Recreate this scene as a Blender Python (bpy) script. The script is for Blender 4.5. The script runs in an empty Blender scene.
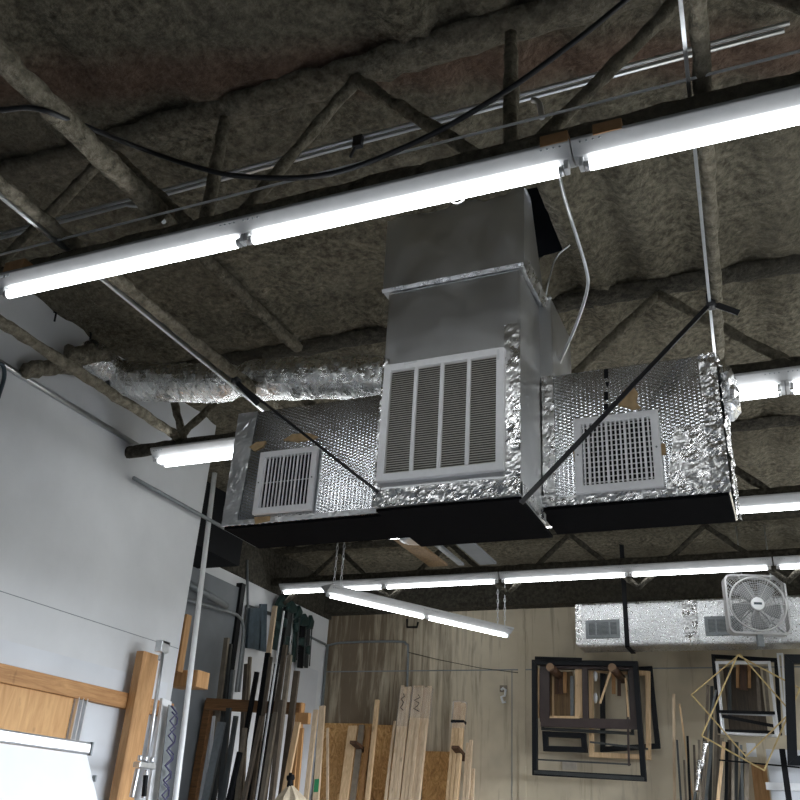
import bpy, bmesh, math, random
from mathutils import Vector, Matrix, noise, Euler
random.seed(7)
SC = bpy.context.scene
SKY = 22.0
COL = SC.collection
PI = math.pi
CAMZ = 1.6
V = Vector

# ------------------------------------------------------------------ camera
F = 866.0
CX = V((0.91798667, -0.12715462, -0.37567563))   # world X in camera axes (right, down, forward)
CY = V((0.39245509, 0.42799312, 0.81412585))
CZ = V((0.05726672, -0.89479249, 0.44279445))
def ray(px, py):
    c = V((px - 400, py - 400, F))
    return V((CX.dot(c), CY.dot(c), CZ.dot(c)))
def at(px, py, X=None, Y=None, Z=None):
    """point in the room seen at a pixel of the photograph, on a plane X=, Y= or Z= (Z above the floor)"""
    d = ray(px, py)
    if X is not None: t = X / d.x
    elif Y is not None: t = Y / d.y
    else: t = (Z - CAMZ) / d.z
    return V((d.x * t, d.y * t, d.z * t + CAMZ))
cam = bpy.data.cameras.new('camera')
cam.sensor_width = 36; cam.lens = 36 * F / 800; cam.clip_start = .05
co = bpy.data.objects.new('camera', cam); COL.objects.link(co)
right = V((CX.x, CY.x, CZ.x)); down = V((CX.y, CY.y, CZ.y)); fwd = V((CX.z, CY.z, CZ.z))
M = Matrix((right, -down, -fwd)).transposed().to_4x4()
M.translation = (0, 0, CAMZ)
co.matrix_world = M
SC.camera = co

# ------------------------------------------------------------------ materials
def newmat(name):
    m = bpy.data.materials.new(name); m.use_nodes = True
    nt = m.node_tree; nt.nodes.clear()
    out = nt.nodes.new('ShaderNodeOutputMaterial'); b = nt.nodes.new('ShaderNodeBsdfPrincipled')
    nt.links.new(b.outputs[0], out.inputs[0])
    return m, nt, b
def ramp(nt, src, stops):
    r = nt.nodes.new('ShaderNodeValToRGB')
    e = r.color_ramp.elements
    e[0].position, e[0].color = stops[0][0], (*stops[0][1], 1)
    e[1].position, e[1].color = stops[-1][0], (*stops[-1][1], 1)
    for p, c in stops[1:-1]:
        n = e.new(p); n.color = (*c, 1)
    nt.links.new(src, r.inputs[0]); return r.outputs[0]
def coords(nt, scale=(1, 1, 1), rot=(0, 0, 0)):
    g = nt.nodes.new('ShaderNodeNewGeometry'); m = nt.nodes.new('ShaderNodeMapping')
    m.inputs['Scale'].default_value = scale; m.inputs['Rotation'].default_value = rot
    nt.links.new(g.outputs['Position'], m.inputs[0]); return m.outputs[0]
def tex(nt, vec, scale, detail=4, rough=.55, dist=0):
    n = nt.nodes.new('ShaderNodeTexNoise')
    n.inputs['Scale'].default_value = scale; n.inputs['Detail'].default_value = detail
    n.inputs['Roughness'].default_value = rough; n.inputs['Distortion'].default_value = dist
    nt.links.new(vec, n.inputs['Vector']); return n.outputs['Fac']
def bump(nt, b, h, strength, dist=.01, prev=None):
    n = nt.nodes.new('ShaderNodeBump'); n.inputs['Strength'].default_value = strength
    n.inputs['Distance'].default_value = dist
    nt.links.new(h, n.inputs['Height'])
    if prev is not None: nt.links.new(prev, n.inputs['Normal'])
    nt.links.new(n.outputs[0], b.inputs['Normal']); return n.outputs[0]
def mixc(nt, fac, a, b, mode='MIX'):
    n = nt.nodes.new('ShaderNodeMix'); n.data_type = 'RGBA'; n.blend_type = mode
    for s, v in ((n.inputs[0], fac), (n.inputs[6], a), (n.inputs[7], b)):
        if hasattr(v, 'links') or hasattr(v, 'is_linked'): nt.links.new(v, s)
        elif isinstance(v, tuple): s.default_value = (*v, 1)
        else: s.default_value = v
    return n.outputs[2]
def srgb(r, g, b):
    f = lambda c: (c / 255 / 12.92) if c / 255 <= .04045 else ((c / 255 + .055) / 1.055) ** 2.4
    return (f(r), f(g), f(b))
def simple(name, col, rough=.5, metal=0, nscale=30, var=.12, bmp=0.0, spec=.5):
    m, nt, b = newmat(name)
    v = coords(nt); n = tex(nt, v, nscale)
    lo = tuple(c * (1 - var) for c in col); hi = tuple(min(1, c * (1 + var)) for c in col)
    nt.links.new(ramp(nt, n, [(.3, lo), (.7, hi)]), b.inputs['Base Color'])
    b.inputs['Roughness'].default_value = rough; b.inputs['Metallic'].default_value = metal
    b.inputs['Specular IOR Level'].default_value = spec
    if bmp: bump(nt, b, n, bmp, .004)
    return m
def wood(name, c1, c2, rough=.6, scale=9, stretch=(9, 9, .8), knots=True):
    m, nt, b = newmat(name)
    v = coords(nt, stretch); n = tex(nt, v, scale * .5, 6, .6, 1.2)
    c = ramp(nt, n, [(.3, c2), (.5, tuple((x + y) / 2 for x, y in zip(c1, c2))), (.68, c1)])
    if knots:
        k = tex(nt, coords(nt, (2, 2, 1.2)), 7, 2, .4)
        c = mixc(nt, ramp(nt, k, [(.70, (0, 0, 0)), (.78, (.6, .6, .6))]), c, tuple(x * .45 for x in c2))
    nt.links.new(c, b.inputs['Base Color']); b.inputs['Roughness'].default_value = rough
    bump(nt, b, n, .15, .003); return m
def foil(name, base=(.78, .79, .8), rough=.27, scrim=True, crumple=.25, cscale=16, metal=1.0):
    m, nt, b = newmat(name)
    v = coords(nt)
    n = tex(nt, v, cscale, 5, .6); n2 = tex(nt, v, 2.2, 3)
    nt.links.new(ramp(nt, n2, [(.3, tuple(c * .82 for c in base)), (.7, base)]), b.inputs['Base Color'])
    b.inputs['Metallic'].default_value = metal
    nt.links.new(ramp(nt, n, [(.3, (rough * .7,) * 3), (.7, (rough * 1.35,) * 3)]), b.inputs['Roughness'])
    p = bump(nt, b, n, crumple, .012)
    if scrim:
        sp = nt.nodes.new('ShaderNodeSeparateXYZ'); nt.links.new(v, sp.inputs[0])
        def mth(op, a, b_=None):
            q = nt.nodes.new('ShaderNodeMath'); q.operation = op
            for k, val in enumerate((a, b_)):
                if val is None: continue
                if isinstance(val, (int, float)): q.inputs[k].default_value = val
                else: nt.links.new(val, q.inputs[k])
            return q.outputs[0]
        zz = mth('MULTIPLY', sp.outputs[2], 2 * PI / .016); xx = mth('MULTIPLY', sp.outputs[0], 2 * PI / .038)
        h = mth('ADD', mth('SINE', mth('ADD', zz, xx)), mth('SINE', mth('SUBTRACT', zz, xx)))
        bump(nt, b, h, .22, .0010, p)
    return m
def emit(name, col, s):
    m = bpy.data.materials.new(name); m.use_nodes = True; nt = m.node_tree; nt.nodes.clear()
    o = nt.nodes.new('ShaderNodeOutputMaterial'); e = nt.nodes.new('ShaderNodeEmission')
    e.inputs[0].default_value = (*col, 1); e.inputs[1].default_value = s
    nt.links.new(e.outputs[0], o.inputs[0]); return m

def foam_mat(name, c_lo, c_hi, red=False):
    m, nt, b = newmat(name)
    v = coords(nt); n = tex(nt, v, 26, 7, .68); n2 = tex(nt, v, 1.6, 4); vor = nt.nodes.new('ShaderNodeTexVoronoi')
    vor.inputs['Scale'].default_value = 46; nt.links.new(v, vor.inputs['Vector'])
    c = ramp(nt, n, [(.32, tuple(x * .35 for x in c_lo)), (.46, c_lo), (.7, c_hi)])
    c = mixc(nt, ramp(nt, n2, [(.35, (0, 0, 0)), (.7, (.55, .55, .55))]), c, tuple(x * .62 for x in c_hi))
    if red:   # band of red overspray on the foam
        s = nt.nodes.new('ShaderNodeSeparateXYZ'); nt.links.new(v, s.inputs[0])
        sk = nt.nodes.new('ShaderNodeMath'); sk.operation = 'MULTIPLY_ADD'; sk.inputs[1].default_value = -.31
        nt.links.new(s.outputs[0], sk.inputs[0]); nt.links.new(s.outputs[1], sk.inputs[2])
        mr = nt.nodes.new('ShaderNodeMapRange'); mr.interpolation_type = 'SMOOTHSTEP'
        nt.links.new(sk.outputs[0], mr.inputs[0]); mr.inputs[1].default_value = 2.36; mr.inputs[2].default_value = 2.54
        mr2 = nt.nodes.new('ShaderNodeMapRange'); mr2.interpolation_type = 'SMOOTHSTEP'
        nt.links.new(sk.outputs[0], mr2.inputs[0]); mr2.inputs[1].default_value = 2.76; mr2.inputs[2].default_value = 2.60
        mu = nt.nodes.new('ShaderNodeMath'); mu.operation = 'MULTIPLY'
        nt.links.new(mr.outputs[0], mu.inputs[0]); nt.links.new(mr2.outputs[0], mu.inputs[1])
        mu2 = nt.nodes.new('ShaderNodeMath'); mu2.operation = 'MULTIPLY'; mu2.inputs[1].default_value = .7
        nt.links.new(mu.outputs[0], mu2.inputs[0])
        c = mixc(nt, mu2.outputs[0], c, mixc(nt, n, (.03, .02, .016), (.30, .17, .12)))
    nt.links.new(c, b.inputs['Base Color']); b.inputs['Roughness'].default_value = .9
    b.inputs['Specular IOR Level'].default_value = .2
    p = bump(nt, b, n, .9, .03); bump(nt, b, vor.outputs['Distance'], .5, .012, p); return m

MAT = {}
MAT['foam'] = foam_mat('sprayed_foam_ceiling', (.125, .112, .08), (.31, .28, .21), True)
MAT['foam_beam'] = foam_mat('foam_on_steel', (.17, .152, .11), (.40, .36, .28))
MAT['foam_dark_and_shade'] = foam_mat('dark_foam_and_shade', (.045, .041, .032), (.12, .11, .085))  # foam on the far joists; also colours the painted shade bands
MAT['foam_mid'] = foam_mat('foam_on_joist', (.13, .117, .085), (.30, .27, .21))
MAT['white_paint'] = simple('white_enamel', (.78, .79, .8), .38, 0, 18, .05)
MAT['fixture_enamel'] = simple('aged_fixture_enamel', (.42, .425, .43), .45, 0, 18, .06)
MAT['fan_white'] = simple('aged_fan_enamel', (.5, .5, .5), .45, 0, 18, .06)
MAT['grille_white'] = simple('grille_enamel', (.9, .9, .91), .4, 0, 40, .03)
MAT['tube'] = emit('lit_tube', (.95, .98, 1.0), 9.5)
MAT['foil'] = foil('duct_board_foil', (.74, .76, .78), .20, True, .02, 5)
MAT['foil_plain'] = foil('smooth_foil', (.72, .73, .74), .40, False, .03, 5)
MAT['foil_tape'] = foil('foil_tape', (.86, .86, .86), .27, False, .25, 14)
MAT['foil_flex'] = foil('flex_foil', (.90, .90, .89), .26, False, .8, 26)
MAT['foil_bright'] = foil('stucco_foil', (.80, .81, .82), .30, False, .7, 50)
MAT['black'] = simple('black_paint', (.008, .0085, .01), .6, spec=.15)
MAT['deck'] = simple('black_board', (.008, .008, .009), .95, spec=.03)
MAT['black_wood'] = simple('black_frame_paint', (.009, .0105, .013), .42, spec=.18)
MAT['rubber'] = simple('black_cable', (.01, .011, .014), .45)
MAT['galv'] = simple('galvanised_steel', (.62, .64, .66), .32, .9, 20, .1)
MAT['fan_blade'] = simple('grey_fan_blade', (.20, .21, .215), .45)
MAT['alu'] = simple('aluminium', (.72, .73, .75), .3, .9, 12, .06)
MAT['grey_metal'] = simple('grey_metal', (.22, .24, .25), .5, .3)
MAT['bronze'] = simple('bronze_profile', (.13, .105, .08), .42, .4, 14, .2)
MAT['dark_profile'] = simple('charcoal_profile', (.05, .055, .055), .42, .3, 14, .2)
MAT['taupe'] = simple('taupe_profile', (.23, .195, .15), .5, .2, 14, .2)
MAT['pine'] = wood('pine', srgb(228, 198, 158), srgb(196, 162, 120))
MAT['pale_pine'] = wood('pale_pine', srgb(226, 204, 174), srgb(194, 168, 136))
MAT['fir'] = wood('old_fir', srgb(200, 156, 106), srgb(164, 118, 72))
MAT['fir_rail'] = wood('fir_rail', srgb(192, 146, 96), srgb(150, 104, 60), stretch=(9, .8, 9))
MAT['ply'] = wood('plywood', srgb(212, 168, 116), srgb(186, 140, 90), stretch=(5, 5, .7))
MAT['brown_wood'] = wood('dark_stained_wood', srgb(96, 66, 44), srgb(58, 38, 26), knots=False)
MAT['rack_wood'] = wood('rough_rack_wood', srgb(150, 108, 66), srgb(104, 70, 40), stretch=(.8, 9, 9))
MAT['ply_dull'] = wood('dull_plywood', srgb(152, 124, 86), srgb(104, 80, 54))
MAT['dull_board'] = wood('grey_brown_board', srgb(92, 80, 66), srgb(54, 46, 38))
MAT['peg_end'] = simple('cut_peg_end', srgb(150, 122, 96), .8)
MAT['paper'] = simple('dull_paper', srgb(178, 170, 158), .8)
MAT['umber'] = simple('dark_brown_sash', srgb(62, 50, 48), .45, 0, 12, .15)
MAT['kraft'] = simple('torn_kraft_paper', srgb(176, 150, 112), .85, 0, 30, .2)
MAT['card'] = simple('cardboard', srgb(168, 130, 92), .85, 0, 30, .12)
MAT['gold'] = simple('gold_rod', (.62, .47, .22), .35, .55, 20, .1)
MAT['canvas'] = simple('beige_canvas', srgb(205, 190, 165), .9, 0, 60, .1, .2)
MAT['green'] = simple('green_print', srgb(40, 140, 90), .6)
MAT['dkgreen'] = simple('dark_green_tool', (.022, .045, .042), .4, .2, 14, .4)
MAT['slate'] = simple('slate_blue_tool', (.06, .085, .105), .4, .3, 14, .3)
MAT['white_melamine'] = simple('white_melamine', (.86, .87, .88), .3, 0, 10, .02)
MAT['plastic_clear'] = None
MAT['hole'] = simple('register_inside', (.006, .007, .008), .6)
MAT['filter'] = simple('filter_media', (.16, .155, .14), .9, 0, 60, .2)
MAT['louver'] = simple('louver_enamel', (.80, .79, .75), .45, 0, 40, .08)
MAT['purple'] = simple('blue_violet_wire', srgb(48, 46, 88), .4)
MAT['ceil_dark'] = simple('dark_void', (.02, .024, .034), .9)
MAT['wrap'] = None
m, nt, b = newmat('clear_wrap')
b.inputs['Base Color'].default_value = (.9, .9, .92, 1); b.inputs['Roughness'].default_value = .15
b.inputs['Alpha'].default_value = .16
v = coords(nt); n = tex(nt, v, 40, 4); bump(nt, b, n, .8, .01); MAT['wrap'] = m

# drywall
m, nt, b = newmat('white_drywall')
v = coords(nt); n = tex(nt, v, 1.3, 5, .6); n2 = tex(nt, v, 60, 3)
nt.links.new(ramp(nt, n, [(.3, (.54, .55, .56)), (.7, (.65, .66, .67))]), b.inputs['Base Color'])
b.inputs['Roughness'].default_value = .75; bump(nt, b, n2, .08, .003); MAT['drywall'] = m
MAT['drywall_low'] = simple('grey_primed_drywall', (.60, .62, .65), .75, 0, 2, .06)
MAT['wall_recess'] = simple('off_white_block', (.66, .67, .68), .8, 0, 2, .1, .05)
MAT['wall_grey'] = simple('grey_panel', (.17, .185, .2), .6, 0, 3, .12)
# back wall: beige paint, brown drip stains near the left corner, grey streaks
m, nt, b = newmat('stained_beige_wall')
v = coords(nt); n = tex(nt, v, .9, 5, .6)
c = ramp(nt, n, [(.3, srgb(190, 178, 154)), (.7, srgb(212, 201, 178))])
drip = tex(nt, coords(nt, (7, 1, .55)), 2.2, 5, .65, .4)
s = nt.nodes.new('ShaderNodeSeparateXYZ'); nt.links.new(v, s.inputs[0])
mrx = nt.nodes.new('ShaderNodeMapRange'); nt.links.new(s.outputs[0], mrx.inputs[0])
mrx.inputs[1].default_value = -2.9; mrx.inputs[2].default_value = -4.6
mrx.inputs[3].default_value = .10; mrx.inputs[4].default_value = .50
ad = nt.nodes.new('ShaderNodeMath'); ad.operation = 'MULTIPLY_ADD'
nt.links.new(drip, ad.inputs[0]); ad.inputs[1].default_value = 1.0; nt.links.new(mrx.outputs[0], ad.inputs[2])
f = ramp(nt, ad.outputs[0], [(.66, (0, 0, 0)), (1.0, (.85, .85, .85))])
c = mixc(nt, f, c, srgb(84, 66, 46))
blot = tex(nt, coords(nt, (1.6, 1, 1.4)), 1.1, 3)
f2 = ramp(nt, blot, [(.55, (0, 0, 0)), (.72, (.35, .35, .35))])
c = mixc(nt, f2, c, srgb(128, 118, 104))
nt.links.new(c, b.inputs['Base Color']); b.inputs['Roughness'].default_value = .8
bump(nt, b, tex(nt, v, 40, 3), .06, .004); MAT['wall_back'] = m
# osb
m, nt, b = newmat('osb_board')
v = coords(nt, (1, 1, .6))
n = tex(nt, v, 14, 5, .7, 2.5)
c = ramp(nt, n, [(.3, srgb(136, 98, 54)), (.5, srgb(192, 148, 92)), (.72, srgb(224, 186, 130))])
nt.links.new(c, b.inputs['Base Color']); b.inputs['Roughness'].default_value = .75
bump(nt, b, n, .3, .004); MAT['osb'] = m
# concrete floor
m, nt, b = newmat('concrete_floor')
v = coords(nt); n = tex(nt, v, 1.5, 6, .6)
nt.links.new(ramp(nt, n, [(.3, (.09, .086, .08)), (.7, (.16, .152, .14))]), b.inputs['Base Color'])
b.inputs['Roughness'].default_value = .55; bump(nt, b, tex(nt, v, 50, 3), .1, .003); MAT['concrete'] = m

# ------------------------------------------------------------------ mesh helpers
def rect_frame(mb, x0, x1, z0, z1, bw, y0, y1):
    o = [(x0, z0), (x1, z0), (x1, z1), (x0, z1)]; i = [(x0 + bw, z0 + bw), (x1 - bw, z0 + bw), (x1 - bw, z1 - bw), (x0 + bw, z1 - bw)]
    vs = [V((x, y, z)) for ring, y in ((o, y0), (o, y1), (i, y1), (i, y0)) for x, z in ring]; fs = []
    for r in range(4):
        q = (r + 1) % 4
        for k in range(4): fs.append((r*4 + k, q*4 + k, q*4 + (k+1) % 4, r*4 + (k+1) % 4))
    mb.add(vs, fs)
class MB:
    def __init__(s): s.v = []; s.f = []; s.m = []; s.mi = 0; s.sm = []
    def add(s, vs, fs, smooth=False):
        o = len(s.v); s.v += [V(p) for p in vs]
        for f in fs: s.f.append([o + i for i in f]); s.m.append(s.mi); s.sm.append(smooth)
    def box(s, lo, hi):
        x0, y0, z0 = lo; x1, y1, z1 = hi
        s.add([(x0,y0,z0),(x1,y0,z0),(x1,y1,z0),(x0,y1,z0),(x0,y0,z1),(x1,y0,z1),(x1,y1,z1),(x0,y1,z1)],
              [(0,3,2,1),(4,5,6,7),(0,1,5,4),(1,2,6,5),(2,3,7,6),(3,0,4,7)])
    def bar(s, a, b, w, d, side=V((0, 0, 1))):
        """rectangular bar from a to b: w across (perpendicular to side), d along side"""
        a = V(a); b = V(b); t = (b - a).normalized()
        n = (side - t * side.dot(t))
        if n.length < 1e-4: n = V((0, 1, 0)) - t * t.y
        n.normalize(); u = t.cross(n)
        vs = []
        for p in (a, b):
            for i, j in ((-1,-1),(1,-1),(1,1),(-1,1)): vs.append(p + u * (w / 2 * i) + n * (d / 2 * j))
        s.add(vs, [(3,2,1,0),(4,5,6,7),(0,1,5,4),(1,2,6,5),(2,3,7,6),(3,0,4,7)])
    def prism(s, poly, ext):
        n = len(poly); e = V(ext); vs = [V(p) for p in poly] + [V(p) + e for p in poly]
        nrm = (vs[1] - vs[0]).cross(vs[2] - vs[1])
        flip = nrm.dot(e) > 0
        a = list(range(n)); b2 = list(range(n, 2 * n))
        fs = [a[::-1] if flip else a, b2 if flip else b2[::-1]]
        for i in range(n):
            j = (i + 1) % n
            q = (i, j, n + j, n + i)
            fs.append(q if flip else q[::-1])
        s.add(vs, fs)
    def tube(s, pts, r, n=10, caps=True, smooth=True, jitter=0):
        pts = [V(p) for p in pts]; k = len(pts); vs = []; N = None
        for i, p in enumerate(pts):
            t = ((pts[min(i + 1, k - 1)]) - pts[max(i - 1, 0)]).normalized()
            if N is None:
                N = t.orthogonal().normalized()
            N = (N - t * N.dot(t)).normalized(); B = t.cross(N)
            rr = r[i] if isinstance(r, (list, tuple)) else r
            for j in range(n):
                a = 2 * PI * j / n
                q = rr * (1 + (random.uniform(-jitter, jitter) if jitter else 0))
                vs.append(p + N * (math.cos(a) * q) + B * (math.sin(a) * q))
        fs = []
        for i in range(k - 1):
            for j in range(n):
                j2 = (j + 1) % n
                fs.append((i*n+j, i*n+j2, (i+1)*n+j2, (i+1)*n+j))
        s.add(vs, fs, smooth)
        if caps:
            o = len(s.v) - len(vs)
            s.f.append([o + j for j in range(n)][::-1]); s.m.append(s.mi); s.sm.append(False)
            s.f.append([o + (k - 1) * n + j for j in range(n)]); s.m.append(s.mi); s.sm.append(False)
    def build(s, name, mats, parent=None, loc=None, bevel=0, seg=2):
        me = bpy.data.meshes.new(name)
        if parent is not None: org = world_org(parent)
        else: org = V(loc) if loc is not None else base_of(s.v)
        me.from_pydata([p - org for p in s.v], [], s.f)
        if not isinstance(mats, (list, tuple)): mats = [mats]
        for mm in mats: me.materials.append(MAT[mm] if isinstance(mm, str) else mm)
        for p, mi, sm in zip(me.polygons, s.m, s.sm): p.material_index = mi; p.use_smooth = sm
        me.update()
        o = bpy.data.objects.new(name, me); COL.objects.link(o)
        if parent is not None: o.parent = parent
        else: o.location = org
        if bevel:
            bv = o.modifiers.new('bevel', 'BEVEL'); bv.width = bevel; bv.segments = seg; bv.limit_method = 'ANGLE'
        return o
ORG = {}
def base_of(vs):
    n = len(vs); return V((sum(p.x for p in vs) / n, sum(p.y for p in vs) / n, min(p.z for p in vs)))
def world_org(o):
    p = V((0, 0, 0))
    while o is not None: p = p + o.location; o = o.parent
    return p
def tag(o, label, cat, group=None):
    o['label'] = label; o['category'] = cat
    if group: o['group'] = group
    return o
def thing(name, label, cat, loc, group=None):
    o = bpy.data.objects.new(name, None); COL.objects.link(o); o.location = V(loc); o.empty_display_size = .1
    return tag(o, label, cat, group)
def struct(o): o['kind'] = 'structure'; return o
def copy_tree(o, parent=None):
    c = o.copy(); COL.objects.link(c)
    if parent is not None: c.parent = parent
    for ch in [x for x in o.children]: copy_tree(ch, c)
    return c
def smooth_path(pts, n=12):
    pts = [V(p) for p in pts]; out = []
    q = [pts[0] * 2 - pts[1]] + pts + [pts[-1] * 2 - pts[-2]]
    for i in range(1, len(q) - 2):
        for k in range(n):
            t = k / n; a, b, c, d = q[i-1], q[i], q[i+1], q[i+2]
            out.append(.5 * ((2*b) + (c-a)*t + (2*a-5*b+4*c-d)*t*t + (3*b-a-3*c+d)*t**3))
    out.append(pts[-1]); return out
def foam_bar(mb, a, b, w, h, step=.05, amp=.35, n=9):
    a = V(a); b = V(b); L = (b - a).length; k = max(3, int(L / step)); t = (b - a).normalized()
    up = V((0, 0, 1)) - t * t.z
    if up.length < .05: up = V((0, 1, 0)) - t * t.y
    up.normalize(); sd = t.cross(up); vs = []
    for i in range(k + 1):
        p = a.lerp(b, i / k)
        for j in range(n):
            an = 2 * PI * j / n; ca, sa = math.cos(an), math.sin(an)
            q = p + sd * (ca * w / 2) + up * (sa * h / 2)
            nz = noise.noise(q * 14) * amp + noise.noise(q * 37) * amp * .6
            vs.append(p + sd * (ca * w / 2 * (1 + nz)) + up * (sa * h / 2 * (1 + nz)))
    fs = [(i*n+j, i*n+(j+1)%n, (i+1)*n+(j+1)%n, (i+1)*n+j) for i in range(k) for j in range(n)]
    fs.append(tuple(range(n))[::-1]); fs.append(tuple(k*n+j for j in range(n)))
    mb.add(vs, fs, True)
def crinkle_strip(mb, p0, p1, p2, p3, nu, nv, amp, nrm):
    """wrinkled quad p0-p1-p2-p3 (p0->p1 along u) lifted along nrm"""
    p0, p1, p2, p3 = map(V, (p0, p1, p2, p3)); nrm = V(nrm).normalized(); vs = []
    for j in range(nv + 1):
        for i in range(nu + 1):
            u, w = i / nu, j / nv
            p = p0.lerp(p1, u).lerp(p3.lerp(p2, u), w)
            vs.append(p + nrm * (.002 + amp * max(0, .6 + .9 * noise.noise(p * 33) + .6 * noise.noise(p * 90))))
    fs = [(j*(nu+1)+i, j*(nu+1)+i+1, (j+1)*(nu+1)+i+1, (j+1)*(nu+1)+i) for j in range(nv) for i in range(nu)]
    mb.add(vs, fs, False)

# ------------------------------------------------------------------ setting
XW, XR, XE = -3.8, -5.1, 5.0
YB, YF, YE = 9.4, -4.0, 4.92
ZC = CAMZ + 2.69
def sbox(name, lo, hi, mat): mb = MB(); mb.box(lo, hi); return struct(mb.build(name, mat, loc=((lo[0]+hi[0])/2, (lo[1]+hi[1])/2, lo[2])))
sbox('floor', (XR - .2, YF - .2, -.1), (XE + .2, YB + .2, 0), 'concrete')
# left wall: drywall above, greyer band below it
zb0 = at(0, 643, X=XW).z; zb1 = at(130, 669, X=XW).z
mb = MB(); mb.box((XW - .15, 2.15, 0), (XW, YE, ZC + .1))
wl = struct(mb.build('wall_left', 'drywall', loc=(XW - .07, 3, 0)))
sbox('wall_left_unseen', (XW - .15, YF, 0), (XW, 2.15, ZC + .1), 'wall_grey')  # unseen wall stretch, made dark grey to darken the left arm's reflection
mb = MB(); mb.box((XW, 2.16, zb0 - 2.0), (XW + .004, YE - .06, zb0 + .02)); struct(mb.build('trim_1', 'drywall_low'))
mb = MB(); mb.box((XW, 2.16, at(32, 601, X=XW).z - .004), (XW + .002, YE - .01, at(32, 601, X=XW).z)); struct(mb.build('trim_2', 'grey_metal'))
sbox('wall_recess', (XR - .15, YE, 0), (XR, YB, ZC + .1), 'wall_recess')
sbox('wall_return', (XR, YE - .12, 0), (XW - .15, YE, ZC + .1), 'wall_recess')
sbox('wall_back', (XR - .15, YB, 0), (XE + .15, YB + .15, ZC + .1), 'wall_back')
DY0, DY1, DZ = 1.5, 8.5, 3.0      # unseen doorway, added so daylight brightens the lower walls
mb = MB(); mb.box((XE, YF, 0), (XE + .15, DY0, ZC + .1)); mb.box((XE, DY1, 0), (XE + .15, YB, ZC + .1)); mb.box((XE, DY0, DZ), (XE + .15, DY1, ZC + .1))
struct(mb.build('wall_right', 'wall_grey', loc=(XE, 0, 0)))
sbox('wall_front', (XR - .15, YF - .15, 0), (XE + .15, YF, ZC + .1), 'wall_grey')
# back wall joints
zj = at(400, 671, Y=YB).z; xj = at(512, 700, Y=YB).x; xj2 = at(519, 700, Y=YB).x
mb = MB(); mb.box((XR, YB - .004, zj - .006), (XE, YB, zj + .006)); struct(mb.build('trim_3', 'grey_metal'))
mb = MB(); mb.box((xj - .004, YB - .004, 0), (xj + .004, YB, zj)); struct(mb.build('trim_4', 'grey_metal'))
mb = MB(); mb.box((xj2 - .008, YB - .012, 0), (xj2 + .075, YB, ZC)); struct(mb.build('trim_5', 'wall_back', bevel=.004))
# grey door and black box over it in the recess wall
xr = XR + .03
def quad_prism(pts, ext): mb = MB(); mb.prism(pts, ext); return mb
zh = at(215, 577, X=xr).z
mb = MB(); mb.box((XR, YE + .02, zh), (XR + .5, at(238, 574, X=XR + .5).y, ZC)); struct(mb.build('trim_6', 'black'))
y0d, y1d = at(203, 640, X=xr).y, at(231, 640, X=xr).y
mb = MB(); mb.box((XR, YE + .3, 0), (XR + .04, y1d, zh)); mb.mi = 0
struct(mb.build('door_1', 'wall_grey'))
mb = MB(); mb.box((XR, y1d, 0), (XR + .07, y1d + .07, zh + .05)); struct(mb.build('trim_7', 'black'))

mb = MB(); mb.box((XR, at(238, 574, X=XR + .5).y, at(300, 606, X=XR).z), (XR + .03, YB, ZC)); struct(mb.build('shade_band_recess', 'foam_dark_and_shade'))  # dark band painted in place of shade on the upper recess wall
mb = MB(); mb.box((XR, YB - .2, CAMZ + 2.27), (XE, YB, ZC)); struct(mb.build('shade_band_back', 'foam_dark_and_shade'))  # dark band standing in for the unlit top of the back wall
# sprayed ceiling with ribbed deck, opening over the tall duct
HX0, HX1, HY0, HY1 = -1.56, -.82, 3.10, 3.60
xs = [XR + .05 * i for i in range(int((XE - XR) / .05) + 2)]
ys = [YF + .05 * i for i in range(int((YB - YF) / .05) + 2)]
vs, fs = [], []
for y in ys:
    for x in xs:
        rib = .03 * max(-.6, min(.8, math.sin(2 * PI * x / .31) * 1.4))
        p = V((x, y, 0))
        lump = .03 * noise.fractal(p * 3.5, 1, 2, 4) + .022 * abs(noise.noise(p * 11))
        vs.append((x, y, ZC + rib * (.35 + .65 * min(1, max(0, (x + 1.6) / .8))) - lump))
nx = len(xs)
def inhole(x, y): return HX0 < x < HX1 and HY0 < y < HY1
for j in range(len(ys) - 1):
    for i in range(nx - 1):
        if inhole(xs[i] + .025, ys[j] + .025): continue
        fs.append((j*nx+i, (j+1)*nx+i, (j+1)*nx+i+1, j*nx+i+1))
mb = MB(); mb.add([V(p) for p in vs], fs, True)
struct(mb.build('ceiling', 'foam', loc=(0, 3, ZC)))
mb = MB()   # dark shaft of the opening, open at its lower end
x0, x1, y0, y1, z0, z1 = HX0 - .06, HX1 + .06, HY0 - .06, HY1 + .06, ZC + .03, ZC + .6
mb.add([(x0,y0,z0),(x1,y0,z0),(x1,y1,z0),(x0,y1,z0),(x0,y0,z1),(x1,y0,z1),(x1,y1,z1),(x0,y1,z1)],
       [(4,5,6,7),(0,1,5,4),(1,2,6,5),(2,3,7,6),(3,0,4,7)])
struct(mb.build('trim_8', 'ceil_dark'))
sbox('ceiling_deck', (XR - .15, YF - .15, ZC + .66), (XE + .15, YB + .15, ZC + .76), 'ceil_dark')

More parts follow.
